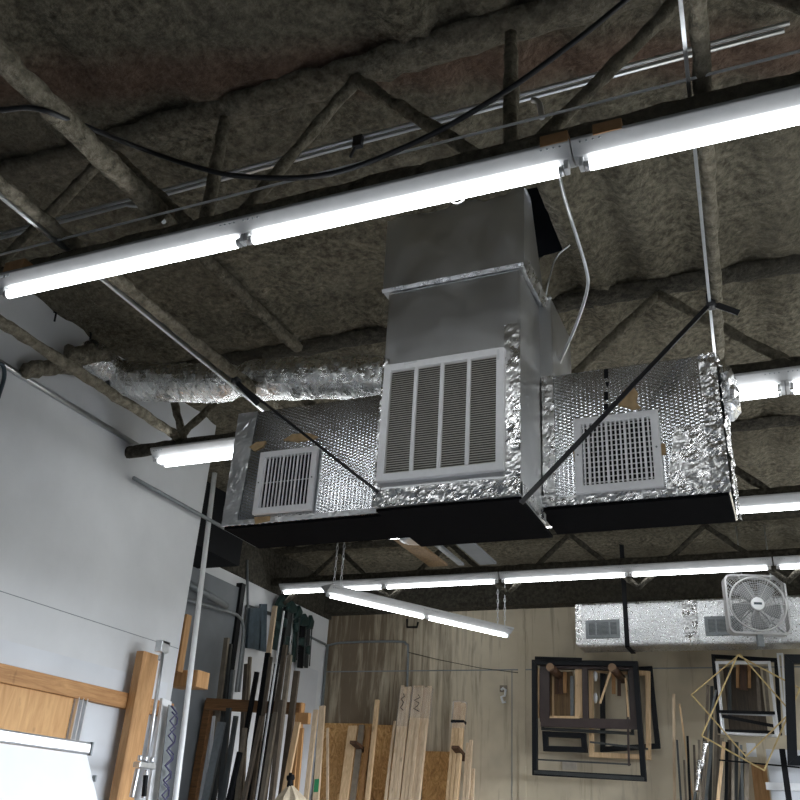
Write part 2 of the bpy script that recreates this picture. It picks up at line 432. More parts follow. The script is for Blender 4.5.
# ------------------------------------------------------------------ roof joists
ZB = CAMZ + 2.06       # bottom chord
def joist(Y, label, webs, mat='foam_beam', x0=XW - .02, zb=2.06, cw=.07, wmat=None):
    ZB = CAMZ + zb; wmat = wmat or mat
    t = thing('roof_joist', label, 'roof joist', (0, Y, ZB - .04), 'roof joists')
    mb = MB(); foam_bar(mb, (x0, Y, ZB), (XE - .02, Y, ZB), cw, .085, .06, .22); mb.build('bottom_chord', mat, t)
    mb = MB(); foam_bar(mb, (x0, Y, ZC - .015), (XE - .02, Y, ZC - .015), .16, .06, .06, .3); mb.build('top_chord', mat, t)
    for a, b in webs:
        mb = MB(); foam_bar(mb, (a[0], Y, a[1]), (b[0], Y, b[1]), .052, .05, .05, .4, 7); mb.build('web', wmat, t)
    return t
zt = ZC - .06; zbm = ZB + .02
def warren(x0, x1, step=.62):
    w = []; x = x0; up = True
    while x + step < x1:
        a = (x, zbm) if up else (x, zt); b = (x + step, zt) if up else (x + step, zbm)
        w.append((a, b)); x += step; up = not up
    return w
web1 = [((-1.72, zbm), (-1.28, zt)), ((-1.28, zt), (-.76, zbm)), ((-.65, zbm), (-.65, zt)), ((-.55, zbm), (.02, zt)),
        ((.02, zt), (.6, zbm)), ((.6, zbm), (1.2, zt)), ((1.2, zt), (1.8, zbm)), ((-1.89, zbm), (-1.89, zt)),
        ((-1.95, zbm), (-2.5, zt)), ((-2.5, zt), (-3.05, zbm)), ((-3.05, zbm), (-3.6, zt))]
joist(2.17, 'foam coated steel joist running just above the long nearest light', web1, 'foam_mid', wmat='foam_beam')
w2 = warren(-3.5, 4.5); w2.append(((-3.35, ZB + .03), (-3.6, zt)))
joist(4.06, 'foam crusted joist meeting the white wall above the short twin tube light', w2, 'foam_dark_and_shade', zb=2.10, wmat='foam_mid')
joist(5.98, 'dark joist hidden behind the big foil duct', warren(-3.6, 4.5), 'foam_dark_and_shade', zb=2.155)
joist(7.99, 'dark joist above the farthest row of lights', warren(-4.9, 4.5), 'foam_dark_and_shade', XR - .02, 2.32)

# bridging lines that run front to back
def beam(name, a, b, w, h, label, mat='foam_beam'):
    mb = MB(); foam_bar(mb, a, b, w, h, .04, .3); return tag(mb.build(name, mat), label, 'beam', 'foam coated beams')
ZL = CAMZ + 2.13
def ext(p, q, ya, yb):
    f = lambda y: p + (q - p) * ((y - p.y) / (q.y - p.y))
    return f(ya), f(yb)
a, b_ = ext(at(0, 184, Z=ZL), at(233, 373, Z=ZL), .6, 4.02)
beam('foam_coated_beam', a, b_, .062, .055, 'crusty foam coated bar running beside the shiny rail over the left flex duct')
a, b_ = ext(at(0, 321, Z=ZL), at(186, 442, Z=ZL), .6, 4.0)
beam('foam_coated_beam', a, b_, .065, .06, 'foam coated bar by the white wall passing under the flex duct elbow')
beam('foam_coated_beam', (-2.10, .7, CAMZ + 2.16), (-2.10, 2.14, CAMZ + 2.16), .085, .085, 'thick foam coated bar slanting down in the dark upper left corner', 'foam_beam')
a, b_ = ext(at(698, 0, Z=ZL), at(714, 270, Z=ZL), .6, 6.0)
beam('foam_coated_beam', a, b_, .055, .055, 'foam coated bar beside the shiny rail above the right end of the foil duct')
beam('foam_coated_beam', (-2.57, 2.3, ZC - .05), (-2.57, 4.0, ZC - .05), .07, .07, 'low foam ridge on the ceiling between flex duct and tall duct', 'foam_mid')
def rail(a, b, w, h, label):
    mb = MB(); a = V(a); b = V(b); s = V((w / 2, 0, 0))
    mb.bar(a, b, w, .004); mb.bar(a + s + V((0,0,h/2)), b + s + V((0,0,h/2)), .003, h); mb.bar(a - s + V((0,0,h/2)), b - s + V((0,0,h/2)), .003, h)
    return tag(mb.build('steel_rail', 'galv'), label, 'rail', 'shiny steel rails')
a, b_ = ext(at(0, 197, Z=ZL - .03), at(261.5, 410, Z=ZL - .03), .6, 4.1)
rail(a, b_, .014, .03, 'shiny steel channel slanting down to the left end of the foil duct')
a, b_ = ext(at(680.5, 0, Z=ZL - .03), at(708, 285, Z=ZL - .03), .6, 4.1)
rail(a, b_, .009, .03, 'shiny steel channel running down to the right end of the foil duct')
# conduits on the ceiling behind the first joist
def conduit(name, pts, r, label, mat='galv', cat='conduit', group=None, n=8, sm=0):
    p = smooth_path(pts, sm) if sm else pts
    mb = MB(); mb.tube(p, r, n); return tag(mb.build(name, mat), label, cat, group)
yc = 2.43
c0 = at(0, 232, Y=yc); c1 = at(788, 26, Y=yc)
zc_ = (c0.z + c1.z) / 2
conduit('electrical_conduit', [(-3.75, yc, zc_), (.28, yc, zc_)], .009, 'upper of the two thin metal conduits crossing the dark foam ceiling', group='ceiling conduits')
conduit('electrical_conduit', [(-3.75, yc + .008, zc_ - .021), (.26, yc + .008, zc_ - .021)], .009, 'lower of the two thin metal conduits crossing the dark foam ceiling', group='ceiling conduits')
conduit('steel_rod', [(-3.2, 2.09, ZB + .05), (4.5, 2.09, ZB + .045)], .005, 'thin bright rod laid along the joist above the long nearest light', 'white_paint', cat='rod')
conduit('bent_conduit', [at(532, 100, Y=2.3), at(537, 101, Y=2.3), at(540, 106, Y=2.3), at(542, 118, Y=2.3)], .011, 'short bent stub of white conduit above the two brown blocks', sm=6)
conduit('bent_conduit', [at(128, 205, Y=2.3), at(145, 207, Y=2.3), at(157, 214, Y=2.3), at(164, 222, Y=2.3)], .01, 'short curved conduit stub below the thick foam bar at upper left', sm=6)
# black cable drooping across the ceiling
cab = [at(-30, 108, Z=CAMZ + 2.1), at(0, 110, Z=CAMZ + 2.1), at(32, 108, Z=CAMZ + 2.12), at(65, 118, Z=CAMZ + 2.14), at(145, 150, Y=2.02), at(200, 168, Y=2.02), at(250, 177, Y=2.02), at(330, 174, Y=2.02), at(420, 140, Y=2.02), at(500, 95, Y=2.02), at(570, 45, Y=2.02), at(620, 5, Y=2.02), at(660, -30, Y=2.02)]
conduit('black_cable', cab, .010, 'black cable drooping in a long curve across the dark ceiling', 'rubber', 'cable', sm=8)
mb = MB(); pc = at(358, 142, Y=yc - .02)
mb.box(pc + V((-.022, -.012, -.03)), pc + V((.022, .012, .03))); mb.bar(pc + V((-.01, 0, -.02)), pc + V((-.03, 0, -.075)), .014, .01)
tag(mb.build('black_clip', 'rubber', bevel=.004), 'small black clip on the conduits just above the drooping cable', 'clip')

# ------------------------------------------------------------------ fluorescent lights
def light_fixture(length, tubes_y, rt, hw_top=.12, hw_bot=.085, hh=.055):
    """origin at middle of the top face; runs along X"""
    t = bpy.data.objects.new('fluorescent_light', None); COL.objects.link(t)
    L = length / 2
    mb = MB()
    prof = [(-hw_top/2, 0), (-hw_top/2, -.012), (-hw_bot/2, -hh), (hw_bot/2, -hh), (hw_top/2, -.012), (hw_top/2, 0)]
    mb.prism([(-L, y, z) for y, z in prof], (2 * L, 0, 0)); mb.build('housing', 'fixture_enamel', t, bevel=.003)
    zt_ = -hh - .008 - rt
    seg = (length - .024) / 2
    for k in (0, 1):
        a = -L + .012 + k * seg; b = a + seg
        for ty in tubes_y:
            mb = MB(); mb.tube([(a + .036, ty, zt_), (b - .036, ty, zt_)], rt, 10, caps=False); tb = mb.build('lit_tube', 'tube', t)
            for x0, x1 in ((a + .020, a + .037), (b - .037, b - .020)):
                mb = MB(); mb.tube([(x0, ty, zt_), (x1, ty, zt_)], rt * .96, 14); mb.build('tube_cap', 'alu', tb)
        for x in (a + .010, b - .010):
            mb = MB(); mb.box((x - .008, min(tubes_y) - rt * .9, zt_ - rt * .5), (x + .008, max(tubes_y) + rt * .9, -hh + .001))
            mb.build('lamp_holder', 'white_paint', t, bevel=.003)
    mb = MB()
    for x in (-L + .06, -.05, .05, L - .06):
        for dx in (-.03, -.01, .01, .03):
            for sy in (-1, 1): mb.tube([(x + dx, sy * (hw_top * .46), -.022), (x + dx, sy * (hw_top * .5), -.024)], .0035, 6)
    mb.build('screw_heads', 'grey_metal', t)
    return t
zr1 = CAMZ + 1.92; LEN = 2.44
pA = light_fixture(LEN, (0,), .0185, .125, .046, .044)
pA.location = (-2.87 + LEN / 2, 2.13, zr1 + .058); pA.rotation_euler = (0, .008, 0)
tag(pA, 'long single tube light nearest the camera, left one of its row, over the foil duct', 'light', 'ceiling tube lights')
def put(proto, loc, label, tilt=0):
    o = copy_tree(proto); o.location = V(loc); o.rotation_euler = (0, tilt, 0)
    return tag(o, label, 'light', 'ceiling tube lights')
put(pA, (-2.87 + LEN * 1.5 + .004, 2.13, zr1 + .038), 'long single tube light running off the upper right edge, under the two brown blocks', .008)
put(pA, (-2.87 + LEN * 2.5 + .008, 2.13, zr1 + .018), 'unseen single tube light added at the far right end of the nearest row', .008)  # out of view, added for more light from the right
pB = light_fixture(LEN, (-.036, .036), .0135, .16, .075, .055)
zr2 = CAMZ + 1.97
pB.location = (-3.53 + LEN / 2, 4.03, zr2 + .085)
tag(pB, 'twin tube light beside the left end of the foil duct by the white wall', 'light', 'ceiling tube lights')
put(pB, (-3.53 + LEN * 1.5 + .012, 4.03, zr2 + .07), 'twin tube light emerging from behind the right end of the foil duct')
put(pB, (-3.53 + LEN * 2.5 + .024, 4.03, zr2 + .07), 'unseen twin tube light added at the far right end of the second row')  # second row carried on past the view for its light
zr3 = CAMZ + 2.03
pC = light_fixture(LEN, (0,), .016, .12, .035, .06)
pC.location = V((-2.80 + LEN / 2, 5.95, zr3 + .09))
tag(pC, 'tube light peeking out under the bottom of the foil duct', 'light', 'ceiling tube lights')
put(pC, (-2.80 + LEN * 1.5 + .012, 5.95, zr3 + .09), 'single tube light at the right edge just under the lower foil duct corner')
put(pC, (-2.80 + LEN * 2.5 + .024, 5.95, zr3 + .09), 'unseen single tube light added at the far right end of the third row')  # third row also extended out of view, added for its light
zr4 = CAMZ + 2.185
put(pC, (-4.93 + LEN / 2, 7.95, zr4 + .09), 'leftmost light of the farthest row, partly behind the hanging slanted light')
put(pC, (-4.93 + LEN * 1.5 + .012, 7.95, zr4 + .09), 'middle light of the farthest row, directly below the tall duct')
put(pC, (-4.93 + LEN * 2.5 + .024, 7.95, zr4 + .09), 'light of the farthest row crossing the top of the box fan')
# hanging light on chains, running away from the camera
ha, hb = at(325, 594, Y=6.2), at(509, 636, Y=8.36)
d = hb - ha; hl = d.length
hg = light_fixture(hl, (0,), .0145, .13, .035, .06)
hg.location = (ha + hb) / 2 + V((0, 0, .075))
hg.rotation_euler = (0, -math.asin(d.z / hl), math.atan2(d.y, d.x))
hg.name = 'hanging_tube_light'
tag(hg, 'slanted tube light hanging on chains below the farthest row', 'light', 'ceiling tube lights')
def chain(p, top, label):
    mb = MB(); z = p.z; k = 0
    while z < top:
        h = min(.05, top - z + .01); q = V((p.x, p.y, z))
        ring = [q + V(((math.cos(a) * .009) if k % 2 else 0, 0 if k % 2 else math.cos(a) * .009, h / 2 + math.sin(a) * h * .55)) for a in [2 * PI * i / 8 for i in range(9)]]
        mb.tube(ring, .003, 5, False); z += h * .9; k += 1
    return tag(mb.build('hanging_chain', 'galv'), label, 'chain', 'light chains')
u = d.normalized()
for pos, side, lab in ((.12, -1, 'left chain at the near end of the slanted light'), (.12, 1, 'right chain at the near end of the slanted light'), (hl - .12, -1, 'left chain at the far end of the slanted light'), (hl - .12, 1, 'right chain at the far end of the slanted light')):
    p = ha + u * pos + V((0, 0, .078)) + V((u.y, -u.x, 0)) * (.045 * side)
    chain(p, (CAMZ + (2.33 if pos > 1 else 2.155)) + .02, lab)
# blocks above first row, loop of cord
for px, lab in ((555, 'brown block on the joist above the joint of the nearest lights'), (608, 'darker brown block on the joist right of the light joint')):
    p = at(px, 143 if px < 580 else 131, Y=2.085); mb = MB(); mb.box(p + V((-.045, -.02, -.02)), p + V((.045, .02, .024)))
    tag(mb.build('wood_block', 'card', bevel=.003), lab, 'block', 'blocks on the joist')
p = at(20, 268, Y=2.10); mb = MB(); mb.box(p + V((-.06, -.03, -.03)), p + V((.05, .02, .02)))
tag(mb.build('wood_block', 'card', bevel=.003), 'brown block above the left end of the nearest light', 'block', 'blocks on the joist')
lp = at(458, 203, Y=2.15); mb = MB()
mb.tube([lp + V((math.sin(a) * .022, 0, -math.cos(a) * .022 + .02)) for a in [-1.9 + 3.8 * i / 14 for i in range(15)]], .0035, 8)
tag(mb.build('cord_loop', 'white_paint'), 'small pale cord loop hanging under the nearest light', 'cord')

# ------------------------------------------------------------------ big foil duct
YC, YS, YK = 3.10, 3.43, 3.80      # centre front, side box front, back
Dz = lambda z: CAMZ + z
xl, xrr = -1.525, -.885
zt_c = Dz(.731 * YC); zb_c = Dz(.385 * YC)
duct = thing('foil_air_duct', 'large foil covered T shaped air duct with three grilles under the ceiling', 'air duct', (-1.2, 3.4, Dz(1.24)))
mb = MB(); mb.box((xl, YC, zb_c), (xrr, 3.5, zt_c)); mb.build('main_plenum', 'foil_plain', duct, bevel=.012)
mb = MB()   # upper riser, tapering back as it enters the ceiling
a = [(-1.55, YC - .012, zt_c), (-.862, YC - .012, zt_c), (-.862, YS + .02, zt_c), (-1.55, YS + .02, zt_c)]
bq = [(-1.555, YC - .012, ZC + .04), (-.858, YC - .012, ZC + .04), (-.858, YC + .10, ZC + .04), (-1.555, YC + .10, ZC + .04)]
mb.add(a + bq, [(0,3,2,1),(4,5,6,7),(0,1,5,4),(1,2,6,5),(2,3,7,6),(3,0,4,7)]); mb.build('riser', 'foil_plain', duct)
mb = MB(); mb.box((-1.56, YS, Dz(1.3)), (-.825, YK + .02, Dz(2.30))); mb.build('rear_plenum', 'foil_plain', duct, bevel=.008)
ztr = Dz(.549 * YS); zbr = Dz(.3665 * YS)
XRb = -.0375 * YS; XLb = -.733 * YS
mb = MB(); mb.box((xrr - .01, YS, zbr), (XRb, YK, ztr)); mb.build('right_arm', 'foil', duct, bevel=.008)
ztl = Dz(.558 * YS); zbl = Dz(.377 * YS)
mb = MB(); mb.box((XLb, YS, zbl), (xl + .01, YK, ztl)); mb.build('left_arm', 'foil', duct, bevel=.008)
# dark support deck below the arms
mb = MB(); mb.box((xrr - .02, YS + .01, zbr - .012), (XRb - .01, 3.77, zbr - .001)); mb.build('support_deck', 'deck', duct)
mb = MB(); mb.box((XLb + .01, YS + .01, zbl - .012), (xl + .02, 3.77, zbl - .001)); mb.build('support_deck', 'deck', duct)
mb = MB(); mb.box((xl + .012, YC + .012, zb_c - .012), (xrr - .004, 3.62, zb_c - .001)); mb.build('support_deck', 'deck', duct)
# tape
mb = MB(); w = .014
crinkle_strip(mb, (-1.55, YC - .012, zt_c - w/2), (-.862, YC - .012, zt_c - w/2), (-.862, YC - .025, zt_c + w/2), (-1.55, YC - .025, zt_c + w/2), 60, 3, .0015, (0, -1, 0))
crinkle_strip(mb, (-.860, YC - .01, zt_c - .03), (-.860, YS + .02, zt_c - .03), (-.843, YS + .02, zt_c + .02), (-.843, YC - .02, zt_c + .02), 40, 4, .003, (1, 0, 0))
mb.build('foil_tape', 'foil_tape', duct)
mb = MB()
crinkle_strip(mb, (xl, YC, zb_c), (xrr, YC, zb_c), (xrr, YC, zb_c + .075), (xl, YC, zb_c + .075), 70, 8, .007, (0, -1, 0))
crinkle_strip(mb, (xrr - .07, YC, zb_c), (xrr, YC, zb_c), (xrr, YC, Dz(1.98)), (xrr - .07, YC, Dz(1.98)), 8, 70, .004, (0, -1, 0))
crinkle_strip(mb, (xl, YC, zb_c + .02), (xl + .03, YC, zb_c + .02), (xl + .03, YC, Dz(1.9)), (xl, YC, Dz(1.9)), 5, 60, .007, (0, -1, 0))
crinkle_strip(mb, (xrr, YC, zb_c), (xrr, YS, zb_c), (xrr, YS, zb_c + .06), (xrr, YC, zb_c + .06), 30, 6, .006, (1, 0, 0))
mb.build('foil_tape', 'foil_tape', duct)
mb = MB()
crinkle_strip(mb, (XRb - .07, YS, zbr), (XRb, YS, zbr), (XRb, YS, ztr), (XRb - .07, YS, ztr), 8, 60, .010, (0, -1, 0))
crinkle_strip(mb, (XRb, YS, zbr), (XRb, YK, zbr), (XRb, YK, ztr), (XRb, YS, ztr), 26, 50, .012, (1, 0, 0))
crinkle_strip(mb, (XRb - .25, YS, zbr), (XRb - .07, YS, zbr), (XRb - .07, YS, zbr + .3), (XRb - .19, YS, zbr + .3), 20, 30, .004, (0, -1, 0))
crinkle_strip(mb, (xrr, YS, zbr), (XRb, YS, zbr), (XRb, YS, zbr + .04), (xrr, YS, zbr + .04), 70, 4, .006, (0, -1, 0))
crinkle_strip(mb, (xrr + .005, YS, zbr), (xrr + .06, YS, zbr), (xrr + .06, YS, ztr), (xrr + .005, YS, ztr), 6, 50, .003, (0, -1, 0))
mb.build('foil_tape', 'foil_tape', duct)
mb = MB()
crinkle_strip(mb, (XLb, YS, zbl), (XLb + .09, YS, zbl), (XLb + .12, YS, ztl), (XLb, YS, ztl), 10, 50, .003, (0, -1, 0))
crinkle_strip(mb, (XLb, YS, zbl), (xl, YS, zbl), (xl, YS, zbl + .025), (XLb, YS, zbl + .025), 70, 3, .004, (0, -1, 0))
mb.build('foil_tape', 'foil_plain', duct)
# crumpled foil flap at the upper right corner
mb = MB(); c = V((XRb + .03, YS + .15, ztr - .12)); vs = []; n1, n2 = 14, 10
for i in range(n2 + 1):
    for j in range(n1):
        a, e = 2 * PI * j / n1, -PI / 2 + PI * i / n2
        p = V((math.cos(a) * math.cos(e) * .045, math.sin(a) * math.cos(e) * .12, math.sin(e) * .11)); q = c + p
        vs.append(c + p * (1 + .5 * noise.noise(q * 21)))
mb.add(vs, [(i*n1+j, i*n1+(j+1)%n1, (i+1)*n1+(j+1)%n1, (i+1)*n1+j) for i in range(n2) for j in range(n1)]); mb.build('foil_wad', 'foil_tape', duct)
# torn places showing kraft paper, and faint printed marks
def patch(pxs, Y, mat, name, lift=.006):
    mb = MB(); pts = [at(x, y, Y=Y - lift) for x, y in pxs]; mb.prism(pts, (0, .003, 0)); return mb.build(name, mat, duct)
patch([(617, 401), (624, 390), (633, 386), (638, 393), (636, 402), (641, 408), (633, 410), (626, 407), (619, 406)], YS, 'kraft', 'torn_patch')
patch([(283, 440), (292, 434), (310, 433), (318, 437), (309, 440), (296, 442)], YS, 'kraft', 'torn_patch')
patch([(249, 447), (256, 442), (266, 441), (263, 447), (254, 451)], YS, 'kraft', 'torn_patch')
patch([(254, 517), (270, 516), (270, 521), (255, 524)], YS, 'kraft', 'torn_patch')
patch([(573, 451), (577, 450), (578, 461), (574, 462)], YS, 'kraft', 'torn_patch')
patch([(660, 444), (665, 443), (666, 454), (661, 455)], YS, 'kraft', 'torn_patch')
for k, (y0, y1) in enumerate(((369, 378), (382, 388), (392, 400), (404, 410))):
    patch([(604, y0), (608, y0 - .5), (608, y1 - .5), (604, y1)] if k != 1 else [(605, y0), (609, y0), (607, y1)], YS, 'black', 'printed_mark', .004)
# return air grille on the centre
def face_rect(x0, x1, z0, z1, y, d): return (x0, y - d, z0), (x1, y, z1)
gx0, gx1, gz0, gz1 = -.486 * YC, -.306 * YC, Dz(.419 * YC), Dz(.5995 * YC)
yg = YC - .012; mb = MB(); bw = .034
rect_frame(mb, gx0, gx1, gz0, gz1, bw, yg - .016, YC)
iw = (gx1 - gx0 - 2 * bw)
for k in (1, 2, 3):
    x = gx0 + bw + iw * k / 4; mb.box((x - .009, yg - .015, gz0 + bw), (x + .009, yg, gz1 - bw))
rg = mb.build('return_grille', 'grille_white', duct, bevel=.003)
mb = MB(); nl = 46
for k in range(nl):
    z = gz0 + bw + (gz1 - gz0 - 2 * bw) * (k + .5) / nl
    mb.prism([(gx0 + bw, yg - .010, z - .0042), (gx0 + bw, yg - .0085, z - .0042), (gx0 + bw, yg + .003, z + .0034), (gx0 + bw, yg + .0005, z + .0040)], (iw, 0, 0))
mb.build('louvers', 'louver', rg)
mb = MB(); mb.box((gx0 + bw - .005, yg + .006, gz0 + bw - .005), (gx1 - bw + .005, yg + .011, gz1 - bw + .005)); mb.build('filter', 'filter', rg)
mb = MB(); mb.box((gx1 - .03, yg - .02, gz1 - .06), (gx1 - .02, yg - .014, gz1 - .012)); mb.box((gx0 + .1, yg - .02, gz1 - .012), (gx0 + .16, yg - .012, gz1 - .004)); mb.build('latch', 'white_paint', rg)
# supply registers
def register(x0, x1, z0, z1, Y, nv, nh, tilt):
    mb = MB(); bw = .034; yf = Y - .024
    prof = [(0, 0), (.008, -.012), (bw - .006, -.010), (bw, 0)]
    rect_frame(mb, x0, x1, z0, z1, bw, yf, Y)
    r = mb.build('register', 'grille_white', duct, bevel=.005)
    mb = MB()
    for k in range(nv):
        x = x0 + bw + (x1 - x0 - 2 * bw) * (k + .5) / nv
        ww = .0065 if k % 4 != 1 else .010
        mb.prism([(x - ww/2 - tilt, yf + .012, z0 + bw), (x + ww/2 - tilt, yf + .012, z0 + bw), (x + ww/2, yf - .002, z0 + bw), (x - ww/2, yf - .002, z0 + bw)], (0, 0, z1 - z0 - 2 * bw))
    mb.build('vanes', 'grille_white', r)
    mb = MB()
    for k in range(nh):
        z = z0 + bw + (z1 - z0 - 2 * bw) * (k + .5) / nh; mb.box((x0 + bw, yf + .013, z - .0025), (x1 - bw, yf + .015, z + .0025))
    mb.build('rear_blades', 'louver', r)
    mb = MB(); mb.box((x0 + bw - .004, Y - .0035, z0 + bw - .004), (x1 - bw + .004, Y + .002, z1 - bw + .004)); mb.build('dark_throat', 'hole', r)
    mb = MB()
    for x in (x0 + bw * .45, x1 - bw * .45): mb.tube([(x, yf - .003, (z0 + z1) / 2), (x, yf + .004, (z0 + z1) / 2)], .004, 8)
    mb.build('screws', 'grey_metal', r)
register(-.2145 * YS, -.1105 * YS, Dz(.3775 * YS), Dz(.478 * YS), YS - .006, 15, 12, .0)
register(-.6785 * YS, -.582 * YS, Dz(.388 * YS), Dz(.4845 * YS), YS - .006, 13, 1, .006)

# flexible foil duct from the tall duct to the wall
fp = [at(404, 378, Y=3.55), at(330, 378, Y=3.58), at(280, 379, Y=3.60), at(240, 381, Y=3.65), at(222, 383, Y=3.67), at(190, 383, Y=3.68), at(150, 382, Y=3.69), at(122, 379, Y=3.70)]
def flex(path, r0, seed, k=60, n=28):
    pts = smooth_path(path, 14); mb = MB(); vs = []; N = None; m_ = len(pts)
    for i, p in enumerate(pts):
        t = (pts[min(i+1, m_-1)] - pts[max(i-1, 0)]).normalized()
        N = (V((0, 0, 1)) - t * t.z).normalized(); B = t.cross(N)
        tt = i / (m_ - 1)
        rr = r0(p) if callable(r0) else r0
        for j in range(n):
            a = 2 * PI * j / n; dirv = N * math.cos(a) + B * math.sin(a)
            q = p + dirv * rr
            wr = .05 * noise.noise(V((tt * 46 + math.sin(a * 2) * 1.2, math.cos(a) * 1.4, math.sin(a) * 1.4 + seed))) + .05 * noise.noise(q * 13) + .035 * noise.noise(q * 40)
            vs.append(p + dirv * rr * (1 + wr * 1.2))
    fs = [(i*n+j, i*n+(j+1)%n, (i+1)*n+(j+1)%n, (i+1)*n+j) for i in range(m_ - 1) for j in range(n)]
    mb.add(vs, fs, False); return mb
fx = thing('flexible_duct', 'crinkled silver flexible duct running from the tall duct to the white wall', 'duct', (-2.6, 3.35, Dz(2.0)))
def rflex(p):
    return .117 - .03 * math.exp(-((p.x - fp[3].x) / .07) ** 2)
flex(fp, rflex, 3).build('foil_sleeve', 'foil_flex', fx)
mb = MB(); e = fp[-1]; dd = (fp[-1] - fp[-2]).normalized(); mb.tube([e - dd * .02, e + dd * .015], .122, 28); mb.build('collar_band', 'dark_profile', fx)
flex([e, V((-3.66, 3.64, e.z + .02)), V((-3.69, 3.52, e.z + .05)), V((-3.695, 3.42, e.z + .05))], .092, 8).build('elbow', 'foil_flex', fx)
mb = MB(); foam_bar(mb, at(24, 370, X=-3.74), at(78, 366, X=-3.72), .08, .08, .03, .6, 12); foam_bar(mb, at(66, 356, X=-3.72), at(106, 356, X=-3.62), .16, .10, .03, .7, 12); mb.build('foam_crust', 'foam_beam', fx)

# straps that hold the duct
def strap(a, b, label, tail, wd_):
    mb = MB(); mb.bar(a, b, wd_, .006, V((0, 1, 0))); t = thing('hanging_strap', label, 'strap', base_of(mb.v), 'black straps holding the duct')
    mb.build('webbing', 'rubber', t)
    mb = MB(); mb.box(V(a) + V((-.018, -.03, -.025)), V(a) + V((.02, .03, .04))); mb.build('knot', 'rubber', t, bevel=.012)
    mb = MB(); mb.bar(a, tail, .028, .005, V((0, 1, 0))); mb.build('loose_tail', 'rubber', t)
kr = at(711, 303, Z=ZL - .02); kr2 = at(739, 313, Y=kr.y + .02)
strap(kr, at(521, 503, Y=YC - .03), 'black strap from the right rail slanting across the right grille', kr2, .02)
kl = at(236, 381, Z=ZL - .03); strap(kl, at(378, 492, Y=YC - .03), 'black strap from the left rail slanting to the lower left duct corner', at(258, 404, Y=kl.y), .013)

# thin bent conduit hanging by the tall duct
conduit('bent_conduit', [at(556, 150, Y=2.25), at(562, 188, Y=2.6), at(572, 222, Y=2.9), at(586, 268, Y=3.1), at(587, 290, Y=3.2), at(576, 325, Y=3.4), at(557, 368, Y=3.6)], .0075, 'thin grey bent conduit dropping from the ceiling to the right duct arm', sm=8)
conduit('thin_wire', [at(545, 303, Y=3.44), at(548, 285, Y=3.4), at(556, 258, Y=3.4), at(570, 245, Y=3.4)], .004, 'thin wire sticking out beside the tall duct corner', cat='wire', sm=6)
mb = MB()
hk = smooth_path([at(542, 306, Y=3.42), at(545, 301, Y=3.42), at(551, 297, Y=3.42)], 8); mb.tube(hk, .008, 8)
tag(mb.build('metal_hook', 'galv'), 'small curled metal tab at the end of the bright tape line', 'hook')

# ------------------------------------------------------------------ left wall things
conduit('wall_conduit', [(XW + .02, 1.5, Dz(2.165)), (XW + .02, 4.13, Dz(2.165))], .017, 'grey pipe running along the top of the white wall', cat='pipe')
conduit('wall_conduit', [(XW + .05, 4.1, Dz(1.93)), (XW + .05, 5.6, Dz(1.93))], .014, 'dark pipe behind the short twin tube light', 'grey_metal', cat='pipe')
for (px, py), lab in (((54, 312), 'small dark hook high on the white wall, the nearer one'), ((89, 332), 'small dark hook high on the white wall, beside the ceiling edge')):
    p = at(px, py, X=XW + .02); mb = MB(); mb.tube([p, p + V((.02, 0, -.01)), p + V((.025, 0, -.07))], .006, 6); tag(mb.build('wall_hook', 'black'), lab, 'hook', 'hooks on the white wall')
p = at(2, 375, X=XW + .03); mb = MB(); mb.tube(smooth_path([at(-4, 362, X=XW + .03), at(3, 366, X=XW + .03), at(4, 378, X=XW + .03), at(-2, 398, X=XW + .03)], 8), .012, 8)
tag(mb.build('cable_loop', 'slate'), 'blue grey cable loop at the left edge on the white wall', 'cable')
# wooden rail, post, plywood, channel
Xr = XW + .03
Xf = XW + .055
rz1 = (at(0, 668, X=Xf).z + at(130, 689, X=Xf).z) / 2; rz0 = (at(0, 686.5, X=Xf).z + at(127, 705, X=Xf).z) / 2
mb = MB(); mb.box((XW + .005, 2.4, rz0), (Xf, at(175, 700, X=Xf).y, rz1))
o = tag(mb.build('wall_rail', 'fir_rail', bevel=.004), 'long orange brown wooden rail fixed along the white wall', 'rail')
xp = XW + .06; xq = xp + .06
mb = MB(); py0 = at(144, 652, X=xq).y; mb.box((xp, py0, 0), (xq, at(160, 654, X=xq).y, at(152, 653, X=xq).z))
tag(mb.build('wooden_post', 'fir', bevel=.005), 'thick upright wooden post standing in front of the wall rail', 'post')
pl = [at(0, 685, X=XW + .02), at(78, 697, X=XW + .02), at(72, 760, X=XW + .02), at(0, 752, X=XW + .02)]
yp0, yp1 = 2.5, at(75, 715, X=XW + .02).y
mb = MB(); mb.box((XW + .006, yp0, .4), (XW + .024, yp1, at(40, 690, X=XW + .024).z))
tag(mb.build('plywood_sheet', 'ply'), 'orange plywood sheet on the wall just below the wooden rail', 'sheet')
pc = [at(79, 697, X=XW + .05), at(88, 699, X=XW + .05)]
y_, h_ = pc[0].y, pc[0].z
mb = MB()
for dy in (0, .035, .07): mb.box((XW + .026, y_ + dy - .004, .3), (XW + .055, y_ + dy + .004, h_))
mb.box((XW + .02, y_ - .01, .3), (XW + .03, y_ + .08, h_))
tag(mb.build('metal_channel', 'alu'), 'grey grooved metal channel upright at the edge of the plywood', 'channel')
